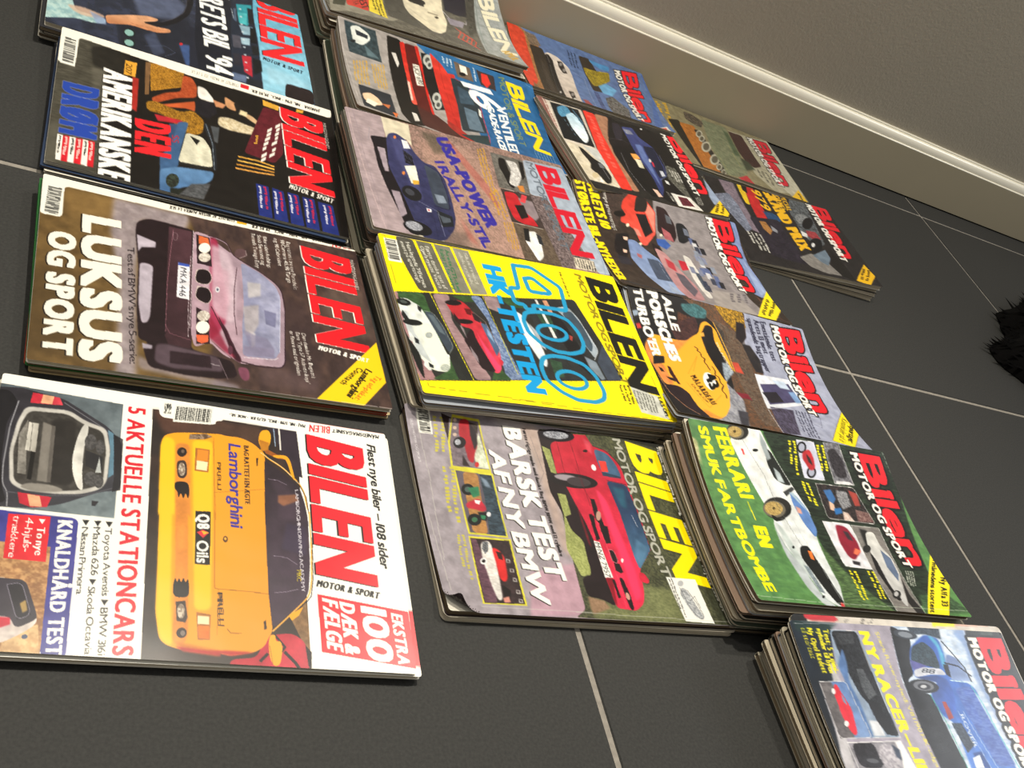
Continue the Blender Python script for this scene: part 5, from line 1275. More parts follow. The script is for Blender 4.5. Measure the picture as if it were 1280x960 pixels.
ART_g = (154, 194, 0.900, [
('P','2a2826',[-949,-513,-5801,11058,2236,4050,3396,-2445],{'n': ('1c1a1a',0.5,4,4)}),
('P','8a5c54',[-39,-28,10,137,1790,-48,1724,-251,1229,-344]),
('L','c8bca8',0.6,[23,25,1671,-222]),
('L','5a3a34',0.5,[28,85,1724,-152]),
('P','cfc4b6',[31,116,58,229,991,-20,1804,-56,1772,-158]),
('W',[41,163,1768,-96,49,117],'7a2a2a',1,{}),
('P','c8beb0',[46,224,70,824,1014,580,1855,538,1796,-72,969,-29]),
('P','14181c',[80,228,89,751,999,562,953,25]),
('P','5a9cc0',[179,305,84,463,97,543,219,543,343,411,417,264,316,254],{'s': 0.3,'n': ('2c5878',0.6,1,1)}),
('P','b8d8ea',[323,389,210,570,352,624,511,624,762,571,885,501,950,411,871,381,626,344],{'s': 0.3,'g': (302,455,839,484,'e8eef0')}),
('P','3c5c70',[86,615,158,642,415,677,511,624,385,606],{'s': 0.3}),
('L','8ab4cc',0.4,[409,290,863,321,931,433]),
('P','d6cdb8',[999,38,1036,247,1037,588,1847,522,1812,144,1790,-48],{'n': ('b8a888',0.4,3,3)}),
('P','c4c6c2',[1029,314,1037,588,1439,571,1349,452,1171,383],{'s': 0.3}),
('P','1d1c1c',[1058,214,1100,285,1274,367,1364,486,1626,504,1779,413,1818,307,1640,263,1545,172,1403,252,1221,208],{'s': 0.2}),
('P','6a6c70',[1362,402,1364,486,1466,470,1464,386],{'s': 0.2}),
('E','c8b894',[1673,182,1683,231,1740,127]),
('P','e8e8e8',[1689,256,1802,274,1799,192]),
('L','a8a8a8',0.4,[1479,419,1695,421]),
('P','e23a2c',[60,852,85,1065,600,928,1849,758,1855,538,1037,588],{'n': ('c83024',0.3,2,2)}),
('W',[178,989,1740,716,159,842],'f0685a',1,{'a': 0.75}),
('P','ad7f64',[74,1071,66,1332,597,1112,655,1010,1022,905,1840,895,1849,758,600,928],{'n': ('8f664c',0.5,3,3)}),
('P','171516',[26,1368,118,1476,78,1999,153,2383,1252,2139,2059,2024,2007,1621,1878,1335,1765,993,1333,929,1046,923,598,1033],{'s': 0.3}),
('P','2a2630',[189,1353,175,1496,337,1480,640,1297,614,1180,409,1249],{'s': 0.3}),
('P','1b1719',[654,1001,621,1308,661,1431,758,1358,842,1123,834,946]),
('L','6c6470',0.5,[645,1057,610,1315,661,1431]),
('P','3c4478',[231,1517,185,1765,406,1766,602,1949,1049,1881,1283,1782,1387,1604,1645,1488,1852,1326,1436,1411,967,1416,721,1434],{'s': 0.2,'g': (295,1614,1509,1578,'30386a')}),
('P','6a80b8',[627,1547,615,1690,1129,1582,1653,1457,1420,1475,1012,1468],{'s': 0.8,'a': 0.8}),
('P','6c7084',[279,1515,279,1665,370,1678,402,1522],{'s': 0.4,'n': ('b0b4c4',0.7,1,1)}),
('P','1c2036',[624,1712,602,1949,1090,1841,1292,1749,1395,1572,1057,1628]),
('P','c8ccd8',[1188,1693,1184,1765,1292,1749,1331,1655],{'s': 0.2}),
('P','c02c40',[989,1658,1012,1685,1128,1643,1104,1620]),
('E','d8d8dc',[980,1637,964,1668,1024,1622]),
('L','90a0cc',0.5,[752,1964,1040,1915,1283,1782,1426,1565]),
('P','e8a050',[918,1274,890,1424,994,1426,1065,1275],{'s': 0.3}),
('P','dcd8bc',[1030,1297,1025,1419,1230,1370,1229,1265]),
('P','121214',[873,1117,823,1292,1714,1207,1867,1264,1877,1102,1412,1060]),
('L','b8b8bc',0.5,[960,1072,1376,979,1783,1033]),
('P','e8c4b0',[1693,1233,1700,1320,1836,1337,1858,1244],{'s': 0.2}),
('E','e4e4e4',[150,1977,141,2005,174,1962]),
('P','d8d8d4',[1401,1663,1416,1721,1490,1713,1488,1641]),
('P','2a2a26',[1003,1939,1013,2130,1695,2002,2045,2091,1988,1963,1586,1854,1346,1768],{'n': ('a8a698',0.7,1,1)}),
('W',[1133,2135,1386,2075,1095,1935],'dcdad0',4,{}),
('P','e4e0d8',[1692,1592,1703,1968,1993,2072,2021,1558]),
('P','4a2028',[1738,1696,1735,1890,1910,1935,1942,1666],{'n': ('8a3040',0.6,1,1)}),
('W',[1690,1539,1963,1571,1688,1487],'dcdad0',2,{}),
('W',[1640,2238,1824,2193,1672,2102],'c8c6bc',4,{}),
('P','93a2bc',[559,2882,678,2919,1581,2748,1763,2467,1584,2480,975,2740],{'s': 0.4}),
('T','Bilen',[138,2540,1534,2290,116,2855],'141212',1.5,{'o': ('141212',2.4)}),
('T','MOTOR OG SPORT',[118,2412,1602,2151,119,2518],'141212',1.0,{'o': ('141212',2.4)}),
('T','Bilen',[138,2540,1534,2290,116,2855],'ee1f2c',1.7,{'o': ('141212',0.35)}),
('T','MOTOR OG SPORT',[118,2412,1602,2151,119,2518],'f6f3ea',1.1,{}),
('P','f6cf1e',[1584,2710,1812,2772,2045,2520,2038,2124]),
('W',[1700,2749,2002,2494,1710,2505],'3a2c08',2,{})
])
ART_h = (163, 245, 0.900, [
('P','3b312b',[-635,-248,-4189,7248,2788,2900,3824,-1592],{'n': ('2c2420',0.6,5,5)}),
('P','6f6048',[-58,-66,-17,44,600,14,2021,-17,2021,-114,785,-143]),
('L','b0a486',0.6,[-30,-40,738,-103,1995,-52]),
('P','928b8c',[-22,1275,-12,2227,516,2204,1604,2218,1924,2312,2028,2122,2105,1173,1630,1120,813,1100],{'n': ('7c7678',0.6,1,6),'s': 0.4}),
('P','a8a09a',[1629,1565,1558,2009,2028,2122,2079,1407],{'s': 1,'a': 0.7}),
('P','4a3a34',[-41,465,-70,972,403,628,775,486,547,478],{'s': 1,'n': ('2c2826',0.6,1.5,1.5)}),
('P','cf3d2e',[-36,908,-58,1054,-28,1118,214,1255,656,1121,964,863,952,794,677,789,603,690,583,588,480,638,374,724,308,682,165,741],{'s': 0.1,'g': (213,734,796,940,'e0584a')}),
('P','e88270',[-11,1100,219,1239,658,1114,355,1100,267,1078,-23,1017],{'s': 0.3}),
('P','28221f',[75,971,-7,1014,2,1159,112,1160,265,1084,307,889]),
('P','1f1b1d',[343,907,306,1072,634,1086,776,919]),
('E','1a1614',[429,626,419,720,488,601]),
('E','e8e0c8',[615,695,605,725,651,683]),
('E','e8e0c8',[953,772,942,803,984,760]),
('P','f0b0a0',[632,777,658,850,788,860,780,781],{'s': 0.4,'a': 0.6}),
('P','1d1a1c',[861,430,784,644,969,617,1360,408,1366,289,1186,289]),
('P','2e2c34',[1334,276,1344,454,1496,439,1530,244],{'s': 0.5}),
('P','f0c8b0',[880,535,875,612,949,574,946,522]),
('P','f0c8b0',[1166,428,1171,486,1234,458,1239,404]),
('P','768ab4',[916,591,897,712,1071,834,1203,970,1460,1070,1960,1018,1998,705,1678,562,1333,485],{'s': 0.1,'g': (1014,587,1822,1016,'90a2c4')}),
('P','465064',[1238,760,1234,929,1482,1059,1672,1003,1702,707]),
('P','c05040',[1175,631,1205,698,1289,663,1252,612],{'s': 0.3,'a': 0.7}),
('L','b0bcd4',0.4,[1234,929,1985,897]),
('P','9aa8c0',[1725,854,1973,931,1947,787],{'s': 0.3}),
('P','2c1e20',[84,1299,97,1447,362,1528,594,1487,741,1387,660,1269,588,1181,308,1256],{'s': 0.2}),
('P','a85c62',[479,1274,557,1391,719,1404,698,1255],{'s': 0.3}),
('P','5c6068',[200,1412,239,1493,369,1482,362,1398],{'s': 0.2}),
('E','e8e0c8',[645,1212,637,1237,674,1201]),
('P','241c1e',[853,974,919,1087,1404,1124,1516,1015,1172,956],{'s': 0.3}),
('P','bb8c8c',[950,992,1007,1135,1295,1231,1630,1341,1958,1296,2078,1028,1847,949,1383,970],{'s': 0.2,'g': (1009,1024,1897,1245,'a87c80')}),
('P','5c5660',[1404,1124,1437,1247,1761,1296,1935,1141,1677,1095]),
('P','b02834',[1129,1084,1201,1191,1393,1157,1318,1055],{'s': 0.4,'a': 0.8}),
('P','3c5ea8',[747,1097,716,1248,815,1310,926,1196,871,1078]),
('P','b92838',[1099,1306,1091,1508,1224,1504,1325,1273]),
('P','d6d2cc',[944,1443,983,1542,1293,1571,1852,1482,1884,1390,1503,1380],{'s': 0.2}),
('P','48505c',[1283,1490,1293,1571,1724,1512,1665,1461]),
('P','202024',[315,1558,295,1681,390,1739,593,1712,702,1569,694,1485,452,1528],{'s': 0.2}),
('P','6a7080',[383,1653,395,1723,524,1722,515,1643],{'s': 0.2}),
('P','5c6890',[552,1683,549,1760,673,1767,670,1686],{'s': 0.15}),
('P','26262c',[569,1738,566,1816,690,1822,687,1741],{'s': 0.15}),
('P','7a8098',[739,1735,736,1813,865,1813,862,1732],{'s': 0.15}),
('P','c8c8cc',[635,1714,632,1791,758,1795,756,1714],{'s': 0.15}),
('P','3c4050',[703,1723,700,1801,827,1802,825,1721],{'s': 0.15}),
('P','26262c',[705,1816,702,1894,830,1895,827,1814],{'s': 0.15}),
('P','7a8098',[879,1655,876,1732,1009,1727,1006,1647],{'s': 0.15}),
('P','8890a0',[796,1680,793,1757,924,1755,921,1675],{'s': 0.15}),
('P','7a8098',[908,1750,905,1828,1039,1821,1036,1741],{'s': 0.15}),
('P','7a8098',[895,1704,892,1781,1026,1775,1022,1695],{'s': 0.15}),
('P','c8c8cc',[987,1684,984,1761,1121,1751,1117,1672],{'s': 0.15}),
('P','8890a0',[944,1688,942,1765,1077,1757,1073,1678],{'s': 0.15}),
('P','7a8098',[1179,1446,1176,1521,1318,1504,1314,1427],{'s': 0.15}),
('P','26262c',[1097,1760,1094,1837,1234,1822,1231,1742],{'s': 0.15}),
('P','8890a0',[1062,1837,1060,1915,1199,1901,1195,1821],{'s': 0.15}),
('P','5c6890',[1125,1703,1123,1780,1264,1764,1260,1685],{'s': 0.15}),
('P','5c6890',[1146,1627,1143,1703,1285,1687,1281,1608],{'s': 0.15}),
('P','7a8098',[1203,1572,1200,1647,1343,1629,1340,1551],{'s': 0.15}),
('P','5c6890',[1151,1723,1148,1799,1290,1782,1287,1703],{'s': 0.15}),
('P','c8c8cc',[1234,1686,1232,1762,1377,1741,1373,1663],{'s': 0.15}),
('P','3c4050',[1340,1708,1337,1785,1486,1758,1482,1680],{'s': 0.15}),
('P','5c6890',[1254,1806,1251,1884,1397,1861,1393,1782],{'s': 0.15}),
('P','5c6890',[1380,1777,1377,1854,1528,1825,1523,1747],{'s': 0.15}),
('P','30384c',[1449,1521,1446,1596,1599,1565,1595,1489],{'s': 0.15}),
('P','3c4050',[1537,1525,1534,1601,1691,1565,1686,1488],{'s': 0.15}),
('P','26262c',[1373,1833,1370,1910,1521,1881,1516,1802],{'s': 0.15}),
('P','7a8ab6',[-29,2574,31,2721,391,2654,797,2627,1280,2725,1510,2515,1442,2373,718,2429]),
('P','94a4c8',[678,2570,1307,2694,1476,2505],{'s': 0.5}),
('P','5a3c32',[1476,2383,1568,2450,1976,2158,1937,2512,2057,2639,1773,2412],{'s': 0.4}),
('T','ÅRETS 10',[8,225,807,237,9,378],'ffe40c',1.3,{}),
('T','STØRSTE BIL-NYHEDER',[-7,40,1987,-11,-41,190],'ffe40c',1.1,{}),
('T','Kæmpe prisoversigt',[0,451,802,423,-9,518],'f2efe6',0.4,{}),
('T','Bilen',[38,2267,1430,2236,24,2584],'141212',1.5,{'o': ('141212',2.4)}),
('T','MOTOR OG SPORT',[42,2149,1487,2138,35,2268],'141212',1.0,{'o': ('141212',2.4)}),
('T','Bilen',[38,2267,1430,2236,24,2584],'ee1f2c',1.7,{'o': ('141212',0.35)}),
('T','MOTOR OG SPORT',[42,2149,1487,2138,35,2268],'f6f3ea',1.1,{}),
('W',[1523,2236,1791,2118,1605,1865],'6a6468',3,{}),
('P','f8e11c',[1301,2692,1670,2735,2045,2382,2041,2084]),
('W',[1556,2733,2009,2357,1499,2552],'2a2408',2,{})
])
ART_i = (195, 275, 0.900, [
('P','a3a8be',[-359,-159,-3173,6792,2423,3048,3203,-1218],{'n': ('9196b0',0.4,8,8)}),
('P','201f22',[-12,-82,-39,834,114,1246,688,1395,1822,867,2166,878,2310,-288,1435,-156],{'s': 0.3}),
('P','8fa0b4',[453,-37,404,83,479,79,544,-45],{'s': 0.3}),
('P','c03a34',[646,-31,605,61,679,68,720,-24],{'s': 0.3}),
('L','5a5a5c',0.4,[48,4,1,796]),
('P','4a4038',[9,765,13,1180,-1,1738,401,1654,523,1545,724,1621,980,1693,2077,1367,2166,878,1214,1119,398,1315,175,1021],{'n': ('9a5c38',0.55,1.2,1.2)}),
('P','3c302a',[219,1188,411,1614,905,1547,1965,1385,1950,1173,1048,1250],{'a': 0.6,'n': ('b4ac9c',0.6,0.8,0.8)}),
('P','4a7a80',[133,737,65,988,128,1137,262,1087,297,901,243,769],{'s': 0.6,'n': ('2a4c50',0.7,2,2)}),
('P','d8a430',[3,1273,-9,1709,235,1702,345,1513,200,1374],{'n': ('2a2218',0.8,1,1)}),
('P','6a4030',[268,676,321,923,477,908,654,710,595,587],{'s': 0.4,'n': ('2c2020',0.7,1.5,1.5)}),
('P','c04a38',[883,1261,875,1352,1050,1366,1048,1250],{'s': 0.3}),
('P','7c2834',[1438,902,1412,1252,1512,1256,1520,973],{'s': 0.4}),
('P','262024',[180,1563,177,1688,401,1654,523,1545,447,1480],{'s': 0.3}),
('P','d8dade',[277,1658,566,1621,999,1685,960,1582,653,1528],{'s': 0.5,'a': 0.0}),
('P','7d7f8a',[1263,998,1425,1076,1547,1126,2166,878,2112,440,1815,763],{'s': 0.4,'n': ('b8b8bc',0.6,3,2)}),
('P','3c3c44',[1773,921,1771,1059,2095,894,2086,793],{'s': 0.6}),
('P','f2ab30',[953,30,831,106,729,216,740,501,690,679,532,896,358,981,300,1066,337,1125,408,1190,835,1231,1055,1217,1284,1007,1459,970,1731,841,1923,689,2030,545,2032,438,1998,307,1553,270,1560,70,1276,33,1118,-1],{'g': (995,266,1971,571,'f6b63a')}),
('P','d98648',[953,30,831,106,753,193,1218,39,1195,186,1533,202,1560,70,1276,33,1118,-1],{'s': 0.8}),
('P','d98648',[749,497,631,765,905,494,1021,342,833,358],{'s': 1.2,'a': 0.8}),
('P','d47c3c',[1974,320,2030,409,2034,542,1923,689,2005,574,1884,428],{'s': 0.8,'a': 0.7}),
('P','2a2025',[1561,67,1541,245,1631,341,1866,347,2030,424,2023,323,1965,206,1833,110,1705,73]),
('L','e0a070',0.6,[1426,36,1708,65,1914,173,2021,295]),
('P','3a262a',[511,487,269,920,423,937,552,856,706,674,739,517],{'n': ('5c3c34',0.6,1.5,1.5)}),
('P','221f21',[1091,92,1066,248,1184,213,1246,44]),
('P','2a2022',[1277,93,1284,137,1346,151,1350,104]),
('P','2a2022',[1417,138,1424,249,1484,239,1465,171]),
('P','3a2024',[1225,229,1229,266,1509,289,1514,256,1357,215]),
('P','1e1c1e',[552,923,357,1050,365,1151,610,1108,940,1189,1065,1218,1277,1010,1118,982,843,925]),
('P','a8b4c0',[936,1098,924,1179,1066,1212,1273,1012,1152,1033],{'s': 0.5,'n': ('5a6470',0.6,2,2)}),
('L','e8b040',1.2,[286,1183,452,1229,752,1263,1041,1235]),
('T','MALARDEAU',[625,1120,1057,1174,602,1154],'f0e8d8',0.1,{}),
('P','e8a848',[535,920,490,985,554,982,579,923]),
('L','2a1c14',1.5,[776,766,801,807,837,778,852,822,930,810,936,857,1003,815,1051,845,1126,847]),
('L','2a1c14',1.5,[1052,910,1123,931,1192,885,1215,940,1320,909,1349,945,1448,865,1518,895,1584,870]),
('T','MALARDEAU',[1316,499,1779,577,1269,586],'2a1a14',0.5,{}),
('T','DUNLOP',[1470,445,1767,519,1446,480],'3a2418',0.4,{}),
('L','a8721c',0.3,[1282,487,929,745,1217,584]),
('L','a8721c',0.35,[1441,396,1841,511,1538,822]),
('E','f6f4ee',[1333,755,1474,752,1400,660]),
('T','43',[1251,724,1501,700,1132,897],'141414',1.3,{}),
('T','ALLE',[81,484,587,505,74,611],'f7f5ee',1.2,{}),
('T','PORSCHES',[65,271,1113,321,45,425],'f7f5ee',1.2,{'d': (0.1,-0.5,'1a1818')}),
('T',"TURBO'ER",[74,74,1104,82,59,211],'f7f5ee',1.2,{'d': (0.1,-0.5,'1a1818')}),
('P','a3a8be',[52,1761,527,1650,742,1675,981,1753,1007,2170,2257,1824,2120,2493,-28,2723],{'s': 0.3,'a': 0.0}),
('P','23222a',[523,1545,522,1667,724,1743,962,1702,960,1582],{'s': 0.3,'n': ('3c342c',0.6,1,1)}),
('T','Enestående test',[73,1971,687,1949,56,2059],'26263a',0.3,{}),
('T','Årets 13 mest',[71,1863,593,1856,57,1950],'26263a',0.3,{}),
('T','spændende bagtrapper',[75,1755,914,1759,65,1840],'26263a',0.3,{}),
('P','d9dde6',[1002,1549,965,2097,1386,2073,1612,1423]),
('P','4a4668',[1167,1546,1043,2028,1335,2072,1521,1509],{'s': 0.2}),
('P','26232c',[1312,1504,1250,1742,1411,1774,1489,1541]),
('P','7c9cc8',[1197,1950,1170,2055,1351,2079,1378,1972],{'s': 0.3}),
('P','c0d0e4',[1039,1787,1023,1977,1149,2005,1155,1850],{'s': 0.4}),
('P','565068',[1562,1487,1533,1839,2024,1642,2059,1365],{'n': ('2c2834',0.6,3,2)}),
('L','e8e8ee',0.6,[1002,1549,967,2065,1386,2073,1619,1426,1002,1549]),
('L','e8e8ee',0.6,[1619,1426,2059,1379]),
('W',[1522,2084,2022,1930,1528,1856],'26263a',5,{}),
('L','404058',0.4,[1575,2081,1576,2217,1778,2115,1729,2028]),
('T','Bilen',[93,2248,1473,2184,48,2618],'141212',1.5,{'o': ('141212',2.4)}),
('T','MOTOR OG SPORT',[78,2139,1548,2077,75,2260],'141212',1.0,{'o': ('141212',2.4)}),
('T','Bilen',[93,2248,1473,2184,48,2618],'ee1f2c',1.7,{'o': ('141212',0.35)}),
('T','MOTOR OG SPORT',[78,2139,1548,2077,75,2260],'f6f3ea',1.1,{}),
('P','f8e11c',[1309,2726,1658,2775,2052,2411,2002,2112]),
('L','2a2408',0.4,[1309,2726,1658,2775,2052,2411,2002,2112,1309,2726]),
('T','Reportage:',[1533,2704,1933,2390,1603,2751],'1a1806',0.3,{}),
('T','Kanonkuler på is',[1456,2628,1954,2245,1525,2677],'1a1806',0.3,{})
])
ART_j = (271, 295, 0.900, [
('P','5c8c50',[-436,-41,-2040,6589,2288,3011,2530,-1150],{'n': ('466f44',0.5,5,10)}),
('P','c8bc92',[196,-58,238,58,540,29,770,95,540,29,334,-55],{'s': 0.8,'n': ('8a9a5c',0.6,2,2)}),
('P','2c3a2c',[0,955,-51,2815,1867,2419,2167,1140,1187,1171,576,1096],{'s': 0.5,'n': ('141a16',0.7,1.5,8)}),
('P','5f7d4c',[1290,1144,1723,1352,2069,1643,2101,935,1826,1104,1497,1137],{'s': 1,'n': ('2c3c28',0.7,1,6)}),
('P','4c6c48',[1824,2118,1749,2523,1991,2721,2051,2030],{'s': 1,'n': ('28382a',0.6,1,4)}),
('P','e6e8e6',[174,480,52,618,-8,784,-12,931,161,973,396,1052,613,1126,912,1221,1272,1148,1290,1144,1539,1122,1785,1110,2052,995,2058,927,1971,813,1574,762,1400,688,1140,658,1078,693,781,627,506,558],{'g': (248,637,1885,946,'d4dadc')}),
('P','b9c4c2',[1078,693,1191,768,1511,814,1712,824,1721,733,1461,713],{'s': 0.8}),
('P','b4bcc0',[1140,658,1400,688,1615,760,1952,804,2053,905,2055,756,1863,672,1467,630],{'s': 0.5}),
('E','272624',[62,619,62,758,165,569]),
('E','6c6658',[78,581,78,692,155,543]),
('E','cdb06c',[72,575,73,664,137,544],{'n': ('7a6438',0.6,1,1)}),
('E','4a3c20',[68,577,65,596,85,572]),
('E','272624',[926,803,933,977,1062,716]),
('E','6c6658',[942,756,948,895,1044,691]),
('E','cdb06c',[936,752,941,863,1021,698],{'n': ('7a6438',0.6,1,1)}),
('E','4a3c20',[932,754,930,772,949,746]),
('P','171a18',[999,675,1067,785,963,969,880,974,1061,832,1098,694]),
('P','202422',[193,921,240,992,436,1059,624,1122,626,1029,578,923,398,890]),
('P','9aa4a8',[27,912,143,956,327,962,355,905,154,883],{'s': 0.3}),
('P','b8c4c8',[430,958,483,1018,604,1038,595,950],{'s': 0.2}),
('P','3c3e40',[716,968,635,1117,663,1140,765,992]),
('P','5b80bc',[701,1054,737,1130,913,1209,1142,1207,1242,1142,1074,1072,841,1037],{'s': 0.1}),
('P','b4ccdc',[706,1045,709,1108,934,1210,763,1084],{'s': 0.3}),
('P','d8a090',[870,1058,894,1115,957,1108,953,1053],{'s': 0.3}),
('E','101412',[254,785,248,824,273,779]),
('L','5c605c',0.4,[138,648,534,793,899,819,1360,899]),
('P','d03838',[261,598,263,624,330,624,329,602]),
('P','191b1b',[1361,865,1339,971,1409,988,1651,1020,1974,1025,2046,995,2022,927,1865,883,1647,849,1488,811]),
('P','e87832',[1404,942,1409,988,1513,967,1501,926]),
('P','8a98a0',[1582,790,1607,840,1908,855,1892,801],{'s': 0.3,'n': ('4a565c',0.6,1,1)}),
('E','101212',[1383,775,1381,791,1402,764]),
('E','101212',[1948,803,1946,821,1967,790]),
('P','c83030',[1998,975,2005,1014,2046,995,2050,950]),
('L','b4bcbc',0.35,[1025,945,1308,978,1631,1010,2036,1002]),
('T','FERRARI',[53,300,858,375,46,475],'fff00e',1.3,{}),
('L','fff00e',1.0,[895,445,1106,453]),
('T','EN',[1174,390,1422,357,1172,544],'fff00e',1.3,{}),
('T','SMUK FARTBOMBE',[69,109,1942,144,68,231],'fff00e',1.3,{}),
('P','ccd0e4',[40,1406,32,1653,497,1627,501,1342]),
('L','f0f0f0',0.5,[40,1406,32,1653,497,1627,501,1342,40,1406]),
('E','1c1c20',[124,1451,114,1521,197,1425]),
('E','a8acc0',[124,1451,118,1495,172,1434]),
('E','1c1c20',[417,1473,408,1542,490,1442]),
('E','a8acc0',[417,1473,411,1516,466,1452]),
('P','b82c34',[175,1442,128,1557,240,1576,369,1548,402,1462,322,1434,263,1409],{'s': 0.2}),
('P','2c2428',[190,1485,247,1524,330,1528,295,1481],{'s': 0.2}),
('W',[57,1400,476,1301,66,1269],'f0e41c',2,{}),
('W',[52,1796,380,1746,61,1660],'f0e41c',2,{}),
('P','8c8c94',[12,1793,1,2017,494,2036,514,1754],{'n': ('3c3a40',0.6,3,3)}),
('P','232025',[101,1814,64,1929,202,2001,416,1984,437,1825,272,1797],{'s': 0.3,'n': ('4c484e',0.6,1,1)}),
('P','d8d8dc',[473,1797,469,1985,499,2034,517,1765]),
('L','e8e8e4',0.5,[12,1793,514,1754,499,2034,1,2017]),
('P','1d1d1f',[547,1473,532,2006,965,2098,969,1444],{'n': ('4c3c3c',0.7,2,2)}),
('P','3c6ca8',[621,1547,596,1655,710,1674,806,1579,745,1561],{'s': 0.3}),
('P','a8a8ac',[598,1727,600,1874,771,1863,832,1710,707,1700],{'s': 0.3,'n': ('4a4a50',0.8,0.8,0.8)}),
('P','a04038',[574,1911,603,2022,755,1994,765,1915],{'s': 0.4}),
('P','dcb49c',[745,1561,780,1615,867,1596,854,1531],{'s': 0.3}),
('P','e4dcd4',[855,1698,868,1764,969,1806,964,1664],{'s': 0.3,'n': ('a87868',0.6,1,1)}),
('P','5c3c3c',[810,1891,831,2079,947,2089,963,1858],{'s': 0.3,'n': ('c8b0a4',0.5,1,1)}),
('P','2c6cb0',[836,1587,813,1695,877,1686,912,1573],{'s': 0.2}),
('L','e8e8e4',0.5,[547,1473,532,2006,965,2098,969,1444,547,1473]),
('P','dcdce2',[1012,1345,1009,1712,1553,1704,1546,1334]),
('P','8c1f34',[1029,1499,1051,1641,1214,1691,1342,1672,1462,1515,1417,1451,1241,1440],{'s': 0.2}),
('P','3c2c34',[1101,1566,1115,1629,1219,1640,1205,1577],{'s': 0.2}),
('P','e07050',[1306,1612,1331,1679,1392,1594,1376,1546],{'s': 0.2}),
('P','28262a',[1466,1478,1477,1575,1522,1547,1509,1463],{'s': 0.4}),
('L','f0f0ee',0.5,[1012,1345,1009,1712,1553,1704,1546,1334,1012,1345]),
('P','86827e',[1017,1726,1012,2113,2062,2021,2072,1652],{'n': ('6a6664',0.6,1,6)}),
('P','1f1f1f',[1049,1817,1060,1908,1208,1917,1264,1786],{'s': 0.8}),
('P','d6d6d2',[1084,1881,1067,2002,1242,1993,1363,2062,1534,2055,1948,1878,1988,1846,1932,1820,1746,1796,1474,1796,1261,1812],{'s': 0.15,'g': (1083,1894,1970,1860,'b8b8b8')}),
('P','5c6c88',[1288,1964,1386,2047,1579,2023,1669,1959,1504,1919]),
('P','191819',[1326,1796,1429,1826,1746,1796,1910,1837,1915,1763,1563,1736]),
('E','242424',[1296,1778,1291,1835,1346,1748]),
('E','242424',[1839,1809,1834,1870,1892,1769]),
('E','b8b8b8',[1833,1807,1830,1839,1864,1783]),
('P','1c1b1c',[1621,2030,1835,1990,2051,2030,2049,1914,1926,1895],{'a': 0.9}),
('L','e8e8e4',0.5,[1017,1726,1012,2113,2066,2030]),
('L','e8e8e4',0.5,[1017,1726,2072,1652]),
('W',[565,1388,857,1394,540,1262],'f0e41c',2,{}),
('W',[1600,1456,1976,1386,1590,1337],'f0e41c',2,{}),
('W',[1577,1703,1929,1641,1577,1586],'f0e41c',2,{}),
('T','Bilen',[76,2270,1447,2256,73,2598],'141212',1.5,{'o': ('141212',2.4)}),
('T','MOTOR OG SPORT',[76,2149,1483,2189,73,2261],'141212',1.0,{'o': ('141212',2.4)}),
('T','Bilen',[76,2270,1447,2256,73,2598],'ee1f2c',1.7,{'o': ('141212',0.35)}),
('T','MOTOR OG SPORT',[76,2149,1483,2189,73,2261],'f6f3ea',1.1,{}),
('W',[1524,2270,1713,2179,1525,2147],'c8ccc0',4,{}),
('P','fbe81c',[1184,2763,1558,2776,2149,2272,2168,1967]),
('L','2a2808',0.3,[1184,2763,1558,2776,2149,2272]),
('T','Ny Alfa 33',[1558,2632,1937,2348,1559,2719],'1a1806',0.4,{}),
('T','I månedens stortest',[1342,2674,2031,2107,1339,2749],'1a1806',0.3,{}),
('L','d0dcc8',0.35,[7,34,-16,798,-12,2691,145,2731]),
('L','d0dcc8',0.35,[1995,-72,2018,718,1970,2714,1076,2758,-1,2667])
])
